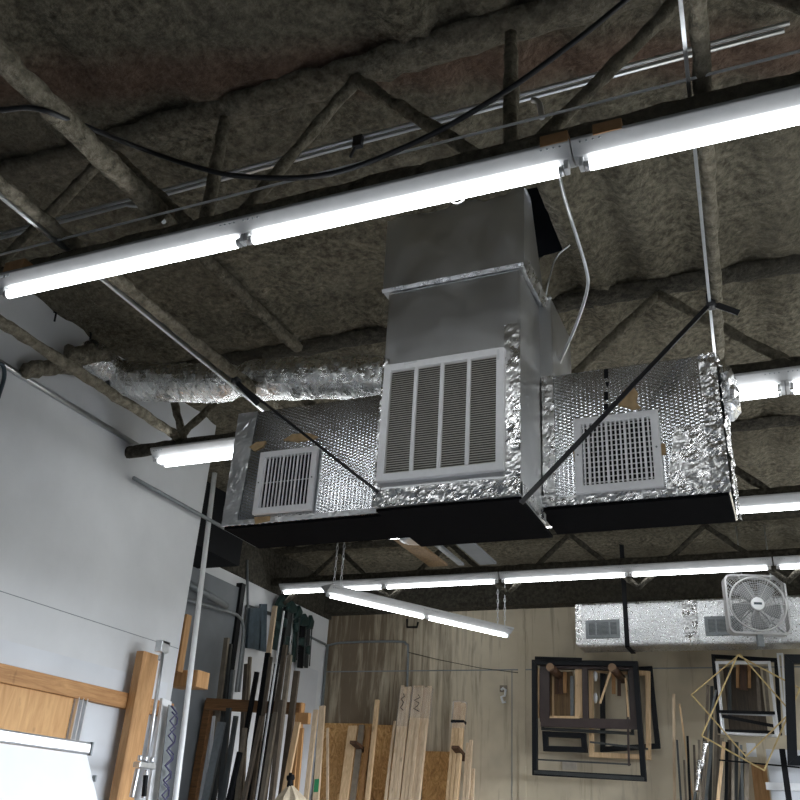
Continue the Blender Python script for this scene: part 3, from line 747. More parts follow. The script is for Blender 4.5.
# white panel stand
xa = -2.2
wp = thing('white_drawing_board', 'white panel with aluminium top rail at the lower left corner', 'panel', (xa, 2.1, 0))
za = Dz(.2)
mb = MB(); mb.box((xa - .04, 1.3, za - .038), (xa, 2.47, za)); mb.build('top_rail', 'alu', wp, bevel=.006)
mb = MB(); mb.box((xa - .042, 2.47, za - .04), (xa + .002, 2.476, za + .002)); mb.build('rail_end_cap', 'grey_metal', wp)
mb = MB(); mb.prism([(xa + .0, 1.3, za - .04), (xa + .0, 2.455, za - .04), (xa + .66, 2.455, .68), (xa + .66, 1.3, .68)], (-.02, 0, 0)); mb.build('white_board', 'white_melamine', wp)
for yy in (1.4, 2.38):
    mb = MB(); mb.bar((xa + .55, yy, .78), (xa + .62, yy, 0), .04, .04, V((0, 1, 0))); mb.build('leg', 'alu', wp)
    mb = MB(); mb.bar((xa - .02, yy, za - .05), (xa - .45, yy, 0), .04, .04, V((0, 1, 0))); mb.build('leg', 'alu', wp)
mb = MB(); p = V((xa + .04, 2.456, za - .12)); mb.box(p, p + V((.015, .005, .02))); mb.build('small_latch', 'grey_metal', wp)
# pipe clamp leaning by the post
ca, cb = at(164, 645, X=-3.62), at(147, 762, X=-3.48)
ck = thing('pipe_clamp', 'grey steel pipe clamp hanging beside the thick wooden post', 'clamp', cb)
mb = MB(); mb.tube([ca, cb], .011, 10); mb.build('pipe', 'galv', ck)
mb = MB(); mb.box(ca + V((-.02, -.06, -.05)), ca + V((.03, .02, .02))); mb.box(ca + V((-.03, -.05, 0)), ca + V((.03, .03, .02))); mb.tube([ca + V((0, -.02, -.06)), ca + V((0, -.02, -.1))], .012, 8); mb.build('fixed_jaw', 'galv', ck, bevel=.006)
mb = MB()
h = cb + V((0, -.03, -.02))
mb.bar(h + V((0, -.06, 0)), h + V((0, .09, 0)), .05, .03); mb.tube([h + V((0, -.04, -.02)), h + V((0, -.05, -.17))], .016, 10); mb.tube([h + V((0, .04, -.02)), h + V((0, .05, -.17))], .014, 10)
for q in (-.05, .0, .06): mb.tube([h + V((.01, q, .02)), h + V((.01, q, .05))], .014, 8)
mb.build('screw_head', 'galv', ck, bevel=.004)
mb = MB(); mb.bar(h + V((.02, .015, -.05)), h + V((.02, .03, -.16)), .02, .02); mb.build('handle', 'black', ck)
# white painted board and mesh strip past the post
q0, q1 = at(162, 712, X=-3.6), at(151, 800, X=-3.6)
mb = MB(); mb.bar(at(166, 700, X=-3.74), at(150, 815, X=-3.66), .10, .02, V((1, 0, 0)))
tag(mb.build('white_board', 'white_paint'), 'narrow white board leaning right of the thick wooden post', 'board')
mz = thing('mesh_strip', 'grey strip with dark blue zigzag wire leaning beside the white pole', 'strip', at(166, 800, X=-3.6))
mb = MB(); mb.bar(at(172, 706, X=-3.68), at(160, 815, X=-3.6), .075, .006, V((1, 0, 0))); mb.build('backing', 'grey_metal', mz)
mb = MB(); zz = []
for k in range(15):
    t_ = k / 14; cxx = 175 - 11 * t_ + (2.8 if k % 2 else -3.5); zz.append(at(cxx, 706 + 104 * t_, X=-3.58))
mb.tube(zz, .006, 6)
zz = [at(175 - 11 * k / 16 + (3.2 if (k * 7) % 3 else -3), 712 + 96 * k / 16, X=-3.585) for k in range(17)]; mb.tube(zz, .005, 6); mb.build('zigzag_wire', 'purple', mz)
# white vertical pole at the wall end
mb = MB(); ypole = 4.98
pt = at(211, 503, Y=ypole); pq = at(175.5, 797, Y=ypole); dd = pq - pt
mb.tube([pt + dd * (pt.z / -dd.z), pt - dd * .12], .019, 14)
tag(mb.build('white_pole', 'white_paint'), 'tall white vertical pole at the end of the white wall', 'pole')
mb = MB(); a = at(176, 680, Y=5.12); b2 = at(203, 681, Y=5.12); mb.box((a.x, 5.05, a.z - .055), (b2.x, 5.19, a.z + .055))
tag(mb.build('timber_beam_end', 'fir', bevel=.004), 'short wooden beam end sticking out behind the white pole', 'beam')
mb = MB(); mb.bar(at(187, 615, Y=5.0), at(177.5, 672, Y=5.0), .045, .06, V((0, 1, 0)))
tag(mb.build('timber_stud', 'fir', bevel=.003), 'narrow wooden stud at the white wall end above the beam end', 'stud')
# recess wall pipes
conduit('wall_pipe', [at(186, 582, X=XR + .12), at(226, 606, X=XR + .12)], .035, 'thick grey pipe slanting down in front of the dark door', 'grey_metal', 'pipe')
conduit('wall_pipe', [at(184, 599, X=XR + .1), at(228, 612, X=XR + .1), at(238, 616, X=XR + .08), at(243, 626, X=XR + .05), at(242, 645, X=XR + .05), at(236, 692, X=XR + .05)], .016, 'thin grey pipe bending down onto the white recess wall', 'grey_metal', 'pipe', sm=5)
conduit('wall_pipe', [at(247, 560, X=XR + .04), at(248, 610, X=XR + .04), at(239, 692, X=XR + .04)], .014, 'straight thin grey pipe beside the bent one on the recess wall', 'grey_metal', 'pipe')

# ------------------------------------------------------------------ tools hanging on the recess wall
def wallpt(px, py, off=.0): return at(px, py, X=XR + off)
hang = [(248, 259, 608, 650, 'slate', 'broad charcoal plate hanging leftmost on the recess wall'),
        (259, 265, 604, 652, 'slate', 'bluish plate hanging second on the recess wall')]
mbr = MB(); mbr.bar(wallpt(247, 606, .03), wallpt(312, 628, .03), .03, .03, V((1, 0, 0)))
tag(mbr.build('tool_rack_bar', 'dark_profile'), 'dark bar on the recess wall carrying the dark hanging tools', 'bar')
for x0, x1, y0, y1, mt, lab in hang:
    mb = MB(); pts = [wallpt(x0, y0, .06), wallpt(x1, y0, .06), wallpt(x1 - 1, y1, .06), wallpt(x0 - 3, y1 - 2, .06)]; mb.prism(pts, (.03, 0, 0))
    tag(mb.build('hanging_plate', mt, bevel=.004), lab, 'tool', 'dark hanging plates')
labs = ['dark green clamp hanging just right of the pale plank top', 'dark green clamp second from the pale plank top', 'dark green clamp in the middle of the hanging row with a bright bar', 'dark green clamp fourth from the pale plank, hanging lower', 'dark green clamp second from the back corner', 'dark green clamp hanging nearest the back corner']
for k, lab in enumerate(labs):
    px = (280, 286, 290.5, 297, 303, 309)[k]; pt_ = (601, 600, 607, 612, 620, 622)[k]; pb = (650, 664, 655, 662, 668, 668)[k]
    top = wallpt(px, pt_, .08); bot = wallpt(px - (5, 7, 5, 4, 3, 3)[k], pb, .08); wdt = (.09, .05, .11, .07, .10, .06)[k]
    t = thing('bar_clamp', lab, 'clamp', bot, 'dark hanging clamps')
    mb = MB(); mb.bar(top, bot, wdt, .02, V((1, 0, 0))); mb.build('bar', ('dkgreen', 'black', 'dark_profile')[k % 3], t)
    q = wdt * .6; hh = (.07, .10, .06, .09, .08, .11)[k]
    mb = MB(); mb.prism([top + V((-.01, -q - .05, -hh)), top + V((-.01, -q, .02)), top + V((-.01, -.01, .05 + hh * .3)), top + V((-.01, q + .03, .02)), top + V((-.01, q + .02, -.05)), top + V((-.01, .0, -.07))], (.05, 0, 0)); mb.build('jaw', 'dkgreen', t, bevel=.014)
    md = top.lerp(bot, (.5, .35, .7, .3, .45, .6)[k]); mb = MB(); mb.prism([md + V((-.012, -q, -.05)), md + V((-.012, -q - .03, .02)), md + V((-.012, .02, .05)), md + V((-.012, q, .0)), md + V((-.012, q * .6, -.06))], (.045, 0, 0)); mb.build('sliding_jaw', 'dkgreen', t, bevel=.012)
    mb = MB(); mb.tube([top.lerp(bot, .15) + V((.035, .012, 0)), bot + V((.035, .012, .02))], .008, 8); mb.build('screw', 'galv' if k == 2 else 'dark_profile', t)

# ------------------------------------------------------------------ rack of metal profiles
YR = 7.0
rk = thing('storage_rack', 'rough brown wooden rack frame holding dark metal profiles', 'rack', at(250, 830, Y=YR) * 1)
rk.location.z = 0
def up(px): pass
ra, rb = at(207, 704, Y=YR), at(301, 709, Y=YR)
mb = MB(); mb.bar(ra, rb, .05, .10); mb.build('cross_rail', 'rack_wood', rk)
mb = MB(); a = at(210, 701, Y=YR + .05); b2 = at(193, 800, Y=YR + .05); dd = b2 - a; mb.bar(a, a + dd * (a.z / -dd.z), .07, .06, V((0, 1, 0))); mb.build('post', 'rack_wood', rk)
mb = MB(); mb.bar(at(205, 714, Y=YR + .1), at(214, 709, Y=YR + .1), .05, .09); mb.build('short_block', 'brown_wood', rk)
mb = MB(); a = at(301, 703, Y=YR + .02); mb.bar(a, V((a.x, YR + .02, 0)), .055, .06, V((0, 1, 0))); q = at(303, 719, Y=YR - .03); mb.box(q + V((-.07, -.02, -.04)), q + V((.06, .03, .05))); mb.build('post', 'fir', rk)
def lean(name, top, bot, w, d, mat, label, Yt, cat='metal bar', group='metal bars in the wooden rack', Yb=None, parts=None):
    """bar standing on the floor and leaning: seen from pixel top to pixel bot"""
    a = at(*top, Y=Yt); b_ = at(*bot, Y=Yt if Yb is None else Yb); dd = b_ - a
    e = a + dd * (a.z / -dd.z)
    mb = MB(); mb.bar(a, e, w, d, V((0, 1, 0)))
    return tag(mb.build(name, mat), label, cat, group)
px2m = lambda n, Y: n * Y * 1.06 / F
bars = [
 ((227, 638), (207, 800), 5.5, 'taupe', 'tall taupe metal bar at the left end of the rack'),
 ((230.5, 644), (214, 800), 3.6, 'dark_profile', 'dark metal bar right beside the tall taupe bar'),
 ((233, 670), (221, 800), 3.6, 'grey_metal', 'grey metal bar third from the left end of the rack'),
 ((246.5, 664), (238, 800), 4.2, 'bronze', 'short bronze bar left of its taller taupe neighbour'),
 ((250, 657), (242, 800), 3, 'taupe', 'slim taupe bar standing above the short bronze bar'),
 ((257, 672), (234, 800), 4.4, 'black', 'black bar with its top just above the rack rail'),
 ((268, 653), (247, 800), 5.4, 'black', 'long black bar below the pale plank'),
 ((271, 657), (252, 800), 3.0, 'bronze', 'slim bronze bar hugging the long black bar'),
 ((277, 664), (256, 800), 5.0, 'black', 'second long black bar crossing the rack rail'),
 ((285.5, 645), (264, 800), 4.6, 'bronze', 'tall bronze bar among the brown bars right of centre'),
 ((290, 655), (272, 800), 4.6, 'taupe', 'tall taupe bar among the brown bars right of centre'),
 ((283, 662), (261, 800), 3.6, 'taupe', 'lower taupe bar left of the tall bronze bar'),
 ((297, 671), (281, 800), 6.0, 'bronze', 'wide olive brown bar at the right end of the rack'),
 ((222, 722), (206, 800), 9, 'grey_metal', 'wide grey bar low at the left part of the rack'),
 ((240, 752), (229, 800), 5, 'black', 'short black bar low in front of the white wall gap'),
 ((236, 716), (223, 800), 4.5, 'dark_profile', 'dark bar low behind the left part of the rack'),
 ((245, 728), (237, 800), 4, 'taupe', 'low taupe bar under the rack rail beside the short bronze bar'),
 ((262, 716), (244, 800), 4, 'bronze', 'low bronze bar just left of the long black bar'),
 ((276, 712), (262, 800), 4.5, 'taupe', 'low taupe bar between the black and brown bars'),
 ((282, 700), (271, 800), 4.5, 'bronze', 'low bronze bar among the brown bars'),
 ((229, 708), (220, 800), 5, 'dark_profile', 'dark bar under the left part of the rack rail'),
]
for k, (t_, b_, w_, mt, lab) in enumerate(bars):
    Y = YR - .06 - .028 * (k % 4) - (.1 if k >= 13 else 0)
    if k in (0, 1, 2, 3, 4, 11): Y = YR + .07 + .03 * (k % 3)
    lean('metal_bar', t_, b_, px2m(w_, Y), .03, mt, lab, Y)
lean('pale_plank', (275, 606), (249, 800), px2m(5.5, 7.06), .02, 'pale_pine', 'pale wooden plank standing tallest behind the black bars', 7.10, 'plank', None)
lean('thin_white_rod', (284, 611), (256, 800), px2m(1.6, 6.9), .012, 'white_paint', 'thin white rod standing beside the pale plank', 6.84, 'rod', None)
lean('white_strip', (214, 716), (206, 800), px2m(3.5, 7), .012, 'white_paint', 'whitish strip low behind the wide grey bar', 7.05, 'strip', None)
lean('pine_board', (298, 722), (283, 800), px2m(6, 6.9), .025, 'pine', 'orange pine board under the clamped end of the rack rail', 6.88, 'board', None)
lean('pine_board', (302, 728), (296, 800), px2m(4, 6.9), .025, 'fir', 'narrow darker pine board right of the orange one below the rack end', 6.92, 'board', None)
# grey painted sheet leaning on recess wall right of the rack
mb = MB(); pts = [wallpt(297, 666, .14), wallpt(322, 672, .14), wallpt(317, 812, .14), wallpt(298, 822, .14)]
y0_, y1_ = wallpt(298, 667, .05).y, wallpt(320, 671, .05).y
mb = MB(); mb.box((XR + .01, y0_, 0), (XR + .03, y1_, wallpt(310, 668, .03).z)); tag(mb.build('grey_sheet', 'drywall_low'), 'pale grey sheet standing against the recess wall by the corner', 'sheet')
# folded canvas
ap = at(291, 780, Y=6.3)
um = thing('canvas_cone', 'beige canvas cone with a dark tip in front of the rack', 'canvas', (ap.x, ap.y, 0))
n = 16; mb = MB(); vs = [ap + V((0, 0, -.02))]
for zz_, rad in ((-.12, .10), (-.35, .22), (-.8, .3), (-ap.z + .02, .34)):
    for j in range(n):
        a = 2 * PI * j / n; q = rad * (1 + .13 * math.cos(a * 8)); vs.append(ap + V((math.cos(a) * q + .02, math.sin(a) * q, zz_)))
fs = [(0, 1 + j, 1 + (j + 1) % n) for j in range(n)]
for r_ in range(3): fs += [(1 + r_*n + j, 1 + (r_+1)*n + j, 1 + (r_+1)*n + (j+1) % n, 1 + r_*n + (j+1) % n) for j in range(n)]
mb.add(vs, fs); mb.build('canvas', 'canvas', um)
mb = MB(); mb.tube([ap + V((-.01, 0, .05)), ap + V((0, 0, -.07))], [.012, .03], 10); mb.tube([ap + V((-.03, 0, .01)), ap + V((.02, 0, .02))], .022, 8); mb.build('tip', 'black', um)

# ------------------------------------------------------------------ back wall lumber
def yb(off): return YB - off
osb = [((324, 723), (369, 800), 'osb board low on the stained wall, leftmost'), ((374, 725), (394, 747), 'small osb piece above the middle osb board'), ((368, 748), (397, 800), 'osb board behind the leaning bundles, middle one'), ((424, 751), (452, 800), 'osb board between the wide bundle and the taped bundle')]
for k, ((x0, y0), (x1, y1), lab) in enumerate(osb):
    a = at(x0, y0, Y=yb(.03)); b_ = at(x1, y1, Y=yb(.03)); mb = MB(); mb.box((a.x, yb(.03 + .012 * (k == 1)), 0), (b_.x, yb(.005), a.z) )
    if k == 1: mb = MB(); mb.box((a.x, yb(.055), 0), (b_.x, yb(.035), a.z))
    tag(mb.build('osb_board', 'osb'), lab, 'board', 'osb boards on the back wall')
G = 'boards leaning on the back wall'
def plank(top, bot, w, d, mat, label, off, name='leaning_board', n=1, tf=None):
    """board (or a bundle of n boards) leaning on the back wall"""
    a = at(*top, Y=yb(off)); b_ = at(*bot, Y=yb(off + .14)); dd = b_ - a; e = a + dd * (a.z / -dd.z)
    W = px2m(w, 9.25)
    side = V((0, 1, 0)); t_ = (e - a).normalized(); nn = (side - t_ * t_.y).normalized(); uu = t_.cross(nn)
    if n == 1:
        mb = MB(); mb.bar(a, e, W, d, side); return tag(mb.build(name, mat, bevel=.003), label, 'board', G)
    t = thing(name, label, 'lumber bundle', (e.x, e.y, 0), G)
    for k in range(n):
        o_ = uu * (W * ((k + .5) / n - .5)); dz = t_ * random.uniform(0, .04)
        mb = MB(); mb.bar(a + o_ + dz + nn * random.uniform(-.012, .012), e + o_, W / n * .93, d, side); mb.build('board', mat, t, bevel=.003)
    if tf:
        mb = MB(); p0 = a + t_ * .02; mb.bar(p0, a + t_ * tf, W * 1.06, d * 1.5, side); wr = mb.build('plastic_wrap', 'wrap', t); mb = MB(); sc = a + t_ * .1 - nn * 0
        fr = -d * .76 - .002
        mb.tube([sc + t_ * (.03 * k_) + uu * (W * .18 * math.sin(k_ * 2.3) - W * .15) + V((0, fr, 0)) for k_ in range(7)], .004, 5)
        if n != 3 or off != .1 or tf != .30: mb.build('ink_scribble', 'black', wr)
    return t, a, e, t_, uu, nn, W
plank((316, 710), (306, 800), 4.6, .03, 'pale_pine', 'pale board at the back corner, left of the one with a green mark', .75)
o = plank((322.5, 706), (316, 800), 6.2, .03, 'pale_pine', 'pale board with a small green mark near the back corner', .5)
mb = MB(); mb.bar(at(317, 779, Y=yb(.64)), at(315.8, 792, Y=yb(.66)), .052, .004, V((0, 1, 0))); 
ob = mb.build('green_mark', 'green', o)
plank((327.7, 728), (327.5, 800), 2.6, .02, 'pale_pine', 'thin light strip standing before the leftmost osb board', .1)
plank((353, 726), (343.5, 800), 9.2, .03, 'pine', 'wide pale board in front of the leftmost osb board', .1)
plank((362, 725), (352.5, 800), 5.6, .035, 'taupe', 'greyish board directly right of the wide pale board', .08)
plank((369, 727), (361, 800), 4.2, .02, 'fir', 'narrow brown board behind the tall slim plank', .06)
plank((377.5, 700), (367.5, 800), 4.2, .04, 'pine', 'tall slim pine plank with pointed top left of the bundles', .1)
plank((395, 721), (385.5, 800), 2.8, .02, 'pale_pine', 'thin pale strip at the left side of the bundles', .12)
plank((407, 685), (394.5, 800), 11, .04, 'pale_pine', 'narrow plastic topped bundle of pale boards', .1, 'lumber_bundle', 3, .45)
plank((423, 686), (410.5, 800), 19, .045, 'pale_pine', 'widest plastic topped bundle of pale boards', .1, 'lumber_bundle', 5, .35)
r_ = plank((460.5, 700), (452, 800), 12, .05, 'pine', 'bundle of pine boards banded with dark tape near its top', .1, 'lumber_bundle', 3, .30)
t, a, e, t_, uu, nn, W = r_; mb = MB(); mb.bar(a + t_ * .22, a + t_ * .245, W * 1.09, .085, V((0, 1, 0))); mb.build('dark_band', 'black', t)
plank((470, 740), (466, 800), 6.4, .035, 'pale_pine', 'short pale board right of the banded bundle', .1, 'lumber_bundle', 2)
plank((473.5, 769), (472, 800), 3, .03, 'pale_pine', 'shortest pale offcut at the right side of the stacked boards', .1)
def peg(p0, p1, label):
    mb = MB(); a = at(*p0, Y=yb(.32)); b_ = at(*p1, Y=yb(.0)); mb.bar(a, b_, .08, .03); tag(mb.build('wall_peg', 'brown_wood'), label, 'peg', 'wooden pegs on the back wall')
peg((455, 747), (466, 760), 'dark wooden peg in front of the banded bundle')
peg((353, 742), (365, 752), 'dark wooden peg in front of the greyish board')
# conduit on back wall
conduit('wall_conduit', [at(325, 646, Y=yb(.02)), at(345, 642.5, Y=yb(.02)), at(398, 641.5, Y=yb(.02)), at(406, 644, Y=yb(.02)), at(408, 650, Y=yb(.02)), at(407, 692, Y=yb(.02))], .012, 'thin pipe bending down the stained back wall above the bundles', 'grey_metal', 'pipe', sm=6)
conduit('wall_conduit', [(XR + .03, YB - .03, .2), (XR + .03, YB - .03, at(325, 643, X=XR + .03).z)], .016, 'dark vertical pipe in the back corner of the room', 'grey_metal', 'pipe')
conduit('wall_conduit', [at(310, 637, X=XR + .02), at(325, 644, X=XR + .03)], .014, 'short dark pipe reaching the back corner from the hanging tools', 'grey_metal', 'pipe')
conduit('wall_conduit', [at(407, 652, Y=yb(.025)), at(440, 660, Y=yb(.004)), at(480, 668, Y=yb(.004)), at(520, 673, Y=yb(.004))], .003, 'thin dark wire slanting along the stained back wall', 'black', 'wire')
hk = at(413, 626, Y=yb(.03)); mb = MB(); mb.tube([at(407, 619, Y=yb(.03)), at(407, 627, Y=yb(.03)), at(417, 627, Y=yb(.03)), at(418, 622, Y=yb(.03))], .012, 6)
tag(mb.build('wall_bracket', 'black'), 'small dark bracket on the back wall behind the slanted light', 'bracket')
# white hook with card
wh = thing('wall_hook', 'white hooked fixture on the beige back wall left of the frames', 'hook', at(503, 705, Y=yb(.03)))
mb = MB(); a = at(503, 690, Y=yb(.02)); mb.tube([a + V((-.02, 0, 0)), a + V((.0, 0, .02)), a + V((.03, 0, 0)), a + V((.02, 0, -.06)), a + V((-.02, 0, -.07)), a + V((-.0, 0, -.13)), a + V((.03, 0, -.12))], .013, 8); mb.build('hook', 'white_paint', wh)
mb = MB(); mb.box(a + V((-.04, .008, -.02)), a + V((.04, .02, .05))); mb.build('plate', 'taupe', wh)

# ------------------------------------------------------------------ wall duct and fan
YD = 8.6
wd = thing('wall_duct', 'silver rectangular duct high along the beige back wall', 'duct', at(690, 645, Y=YD))
dx0 = at(575.5, 620, Y=YD).x; dz1 = at(575, 603, Y=YD).z; dz0 = at(577, 647, Y=YD).z
mb = MB(); mb.box((dx0, YD, dz0), (3.2, YD + .32, dz1)); mb.build('duct_body', 'foil_bright', wd, bevel=.03, seg=3)
mb = MB(); crinkle_strip(mb, (dx0, YD, dz0 + .02), (dx0 + .06, YD, dz0 + .02), (dx0 + .06, YD, dz1 - .02), (dx0, YD, dz1 - .02), 6, 40, .006, (0, -1, 0)); mb.build('foil_tape', 'foil_tape', wd)
xt = at(691, 620, Y=YD).x; mb = MB(); crinkle_strip(mb, (xt - .07, YD, dz0 + .02), (xt + .06, YD, dz0 + .02), (xt + .06, YD, dz1 - .02), (xt - .07, YD, dz1 - .02), 12, 40, .012, (0, -1, 0)); mb.build('foil_tape', 'foil_tape', wd)
def small_reg(xa_, xb_, za_, zb_):
    mb = MB(); bw = .03; Y = YD - .014
    rect_frame(mb, xa_, xb_, za_, zb_, bw, Y, YD)
    W = xb_ - xa_
    for f_ in (.3, .7): mb.box((xa_ + W * f_ - .008, Y, za_), (xa_ + W * f_ + .008, YD, zb_))
    r = mb.build('register', 'grey_metal', wd, bevel=.003)
    mb = MB(); mb.box((xa_ + .01, YD - .008, za_ + .01), (xb_ - .01, YD - .002, zb_ - .01)); mb.build('dark_throat', 'dark_profile', r)
    mb = MB()
    for k in range(10): z = za_ + bw + (zb_ - za_ - 2 * bw) * (k + .5) / 10; mb.box((xa_ + bw, YD - .012, z - .003), (xb_ - bw, YD - .008, z + .003))
    mb.build('blades', 'grey_metal', r)
a = at(585.5, 620.5, Y=YD); b_ = at(620.5, 638, Y=YD); small_reg(a.x, b_.x, b_.z, a.z)
a2 = at(704, 617, Y=YD); small_reg(a2.x, a2.x + (b_.x - a.x), b_.z, a.z)
bx = at(626, 620, Y=YD).x; mb = MB()
mb.box((bx - .022, YD - .012, dz0 - .012), (bx + .022, YD - .004, Dz(2.69))); mb.box((bx - .022, YD - .012, dz0 - .012), (bx + .022, YD + .33, dz0 - .004))
tag(mb.build('duct_strap', 'black'), 'black vertical strap round the wall duct right of its end grille', 'strap')
# box fan
fn = thing('box_fan', 'square white box fan hung in front of the silver wall duct', 'fan', at(756, 634, Y=8.22))
fc = at(757, 603.5, Y=8.2); S = .262; yf = 8.2
def rr_sq(s, r, n=6):
    pts = []
    for cx_, cz_, a0 in ((s - r, s - r, 0), (-(s - r), s - r, PI/2), (-(s - r), -(s - r), PI), (s - r, -(s - r), 1.5*PI)):
        for k in range(n + 1):
            a = a0 + PI / 2 * k / n; pts.append((cx_ + r * math.cos(a), cz_ + r * math.sin(a)))
    return pts
o_, i_ = rr_sq(S, .06), rr_sq(S - .016, .05)
mb = MB(); n = len(o_); dep = .11; vs = []
for ring, y in ((o_, 0), (o_, dep), (i_, dep), (i_, 0)): vs += [V((fc.x + x, yf + y, fc.z + z)) for x, z in ring]
fs = []
for r_ in range(4):
    q = (r_ + 1) % 4
    fs += [(r_*n + k, r_*n + (k+1) % n, q*n + (k+1) % n, q*n + k) for k in range(n)]
mb.add(vs, fs); mb.build('housing', 'fan_white', fn)
mb = MB(); ring = [fc + V((math.cos(a) * (S - .025), -.006, math.sin(a) * (S - .025))) for a in [2*PI*k/48 for k in range(49)]]; mb.tube(ring, .009, 6, False)
for rad in [.045 + .016 * k for k in range(13)]:
    mb.tube([fc + V((math.cos(a) * rad, -.002, math.sin(a) * rad)) for a in [2*PI*k/40 for k in range(41)]], .0016, 4, False)
for k in range(60):
    a = 2*PI*k/60; q = min((S - .012) / max(abs(math.cos(a)), abs(math.sin(a))), S * 1.27)
    mb.tube([fc + V((math.cos(a) * .04, -.003, math.sin(a) * .04)), fc + V((math.cos(a) * q, -.003, math.sin(a) * q))], .0014 if k % 10 else .004, 4, False)
for rad in (.258, .274, .29, .306):
    for q in range(4):
        mb.tube([fc + V((math.cos(a) * rad, -.002, math.sin(a) * rad)) for a in [PI/4 + q*PI/2 + (math.acos(min(1, (S - .014) / rad)) - PI/4) * (1 - k / 4) for k in range(9)]], .0014, 4, False)
mb.build('front_grille', 'fan_white', fn)
mb = MB()
for k in range(5):
    a0 = 2*PI*k/5 + .3; vs = []
    for i in range(7):
        rad = .05 + .165 * i / 6
        for j in range(6):
            a = a0 + (j / 5) * (.85 - .1 * i / 6) + .06 * i; vs.append(fc + V((math.cos(a) * rad, .03 + .045 * j / 5, math.sin(a) * rad)))
    mb.add(vs, [(i*6+j, i*6+j+1, (i+1)*6+j+1, (i+1)*6+j) for i in range(6) for j in range(5)], True)
mb.tube([fc + V((0, .02, 0)), fc + V((0, .09, 0))], .05, 20)
fb = mb.build('blades', 'fan_blade', fn); sol = fb.modifiers.new('thick', 'SOLIDIFY'); sol.thickness = .003
mb = MB(); mb.tube([fc + V((0, -.012, 0)), fc + V((0, .02, 0))], .056, 28); hub = mb.build('hub_cap', 'white_melamine', fn, bevel=.004)
mb = MB(); mb.box(fc + V((-.034, -.0135, -.009)), fc + V((.034, -.012, .011))); mb.build('badge', 'slate', hub)
mb = MB()
for sx, z in ((-1, 1), (1, 1), (-1, -1), (1, -1)): mb.bar(fc + V((sx * .03, dep, z * .03)), fc + V((sx * (S - .02), dep - .005, z * (S - .02))), .012, .008, V((0, 1, 0)))
mb.tube([fc + V((0, .085, 0)), fc + V((0, dep, 0))], .06, 16)
for rad in [.07 + .03 * k for k in range(6)]: mb.tube([fc + V((math.cos(a) * rad, dep, math.sin(a) * rad)) for a in [2*PI*k/32 for k in range(33)]], .002, 4, False)
mb.build('rear_grille', 'grey_metal', fn)
mb = MB(); mb.box(fc + V((-.028, .02, -S - .10)), fc + V((.022, .08, -S))); mb.box(fc + V((-.002, .015, -S - .095)), fc + V((.003, .021, -S))); mb.build('mount_bracket', 'grey_metal', fn); fn.rotation_euler.z = .30
conduit('fan_hanger', [(fc.x - .1, yf + .06, fc.z + S), (fc.x - .1, yf + .06, Dz(2.69))], .006, 'thin rod above the left half of the box fan', cat='rod', group='fan hanger rods')
conduit('fan_hanger', [(fc.x + .14, yf + .06, fc.z + S), (fc.x + .14, yf + .06, Dz(2.69))], .006, 'thin rod above the right half of the box fan', cat='rod', group='fan hanger rods')
# post between tubes, planks stored on the joists
PG = 'planks stored on the joists'
for (pa, pb_, w_, mt, lab) in (((415, 545), (447, 566), .17, 'ply_dull', 'brown plank stored overhead below the duct'), ((440, 545), (470, 565), .05, 'grey_metal', 'narrow dark strip stored overhead between brown and white planks'), ((472, 541), (497, 564), .15, 'wall_grey', 'greyish plank stored overhead below the right part of the tall duct')):
    zz_ = ZB + .06; e = at(*pb_, Z=zz_); mb = MB(); mb.box((e.x - w_ / 2 - .08, 3.95, zz_), (e.x + w_ / 2 - .08, e.y, zz_ + .02)); tag(mb.build('stored_plank', mt), lab, 'plank', PG)
rl = thing('round_lamp', 'small shiny round lamp peeking out under the duct', 'lamp', at(415, 545, Y=5.4))
c = at(415, 538, Y=5.4); mb = MB(); mb.tube([c + V((0, 0, .05)), c + V((0, 0, .02)), c + V((0, 0, -.02)), c + V((0, 0, -.035))], [.03, .10, .11, .06], 20); mb.build('shade', 'alu', rl)
mb = MB(); mb.tube([c + V((0, 0, .05)), c + V((0, 0, ZB - c.z - .03))], .012, 8); mb.build('stem', 'black', rl)

# ------------------------------------------------------------------ frames hanging on the back wall
def frame(name, corners, w, d, mat, label, Y, cat='frame', group='frames on the back wall', extra=None, w2=None):
    """mitred frame through four pixel corners (outer edge), standing in the plane Y"""
    P = [at(*c_, Y=Y) for c_ in corners]; cen = sum(P, V((0, 0, 0))) / 4; W = px2m(w, Y)
    inn = []
    n = 4
    for i in range(4):
        a = (P[i-1] - P[i]).normalized(); b_ = (P[(i+1) % 4] - P[i]).normalized()
        s_ = a.cross(b_).length; inn.append(P[i] + (a + b_) * (W / max(.2, s_)))
    mb = MB()
    for i in range(4):
        j = (i + 1) % 4; mb.prism([P[i], P[j], inn[j], inn[i]], (0, d, 0))
    o = mb.build(name, mat, bevel=.003); return tag(o, label, cat, group)
FR = YB
fo = frame('black_frame', [(531.5, 659.5), (637.5, 661), (646.5, 781.5), (532, 775)], 4.6, .05, 'black_wood', 'large black frame hung at a tilt, outermost on the beige wall', 9.06)
mb = MB(); P_ = [at(x, y, Y=9.05) for x, y in ((534, 772), (644, 779))]; mb.bar(P_[0], P_[1], .012, .03); mb.build('lower_bead', 'dark_profile', fo)
mb = MB(); P_ = [at(x, y, Y=9.05) for x, y in ((535, 658), (582, 659.5))]; mb.bar(P_[0], P_[1], .02, .03); mb.build('upper_bead', 'black', fo)
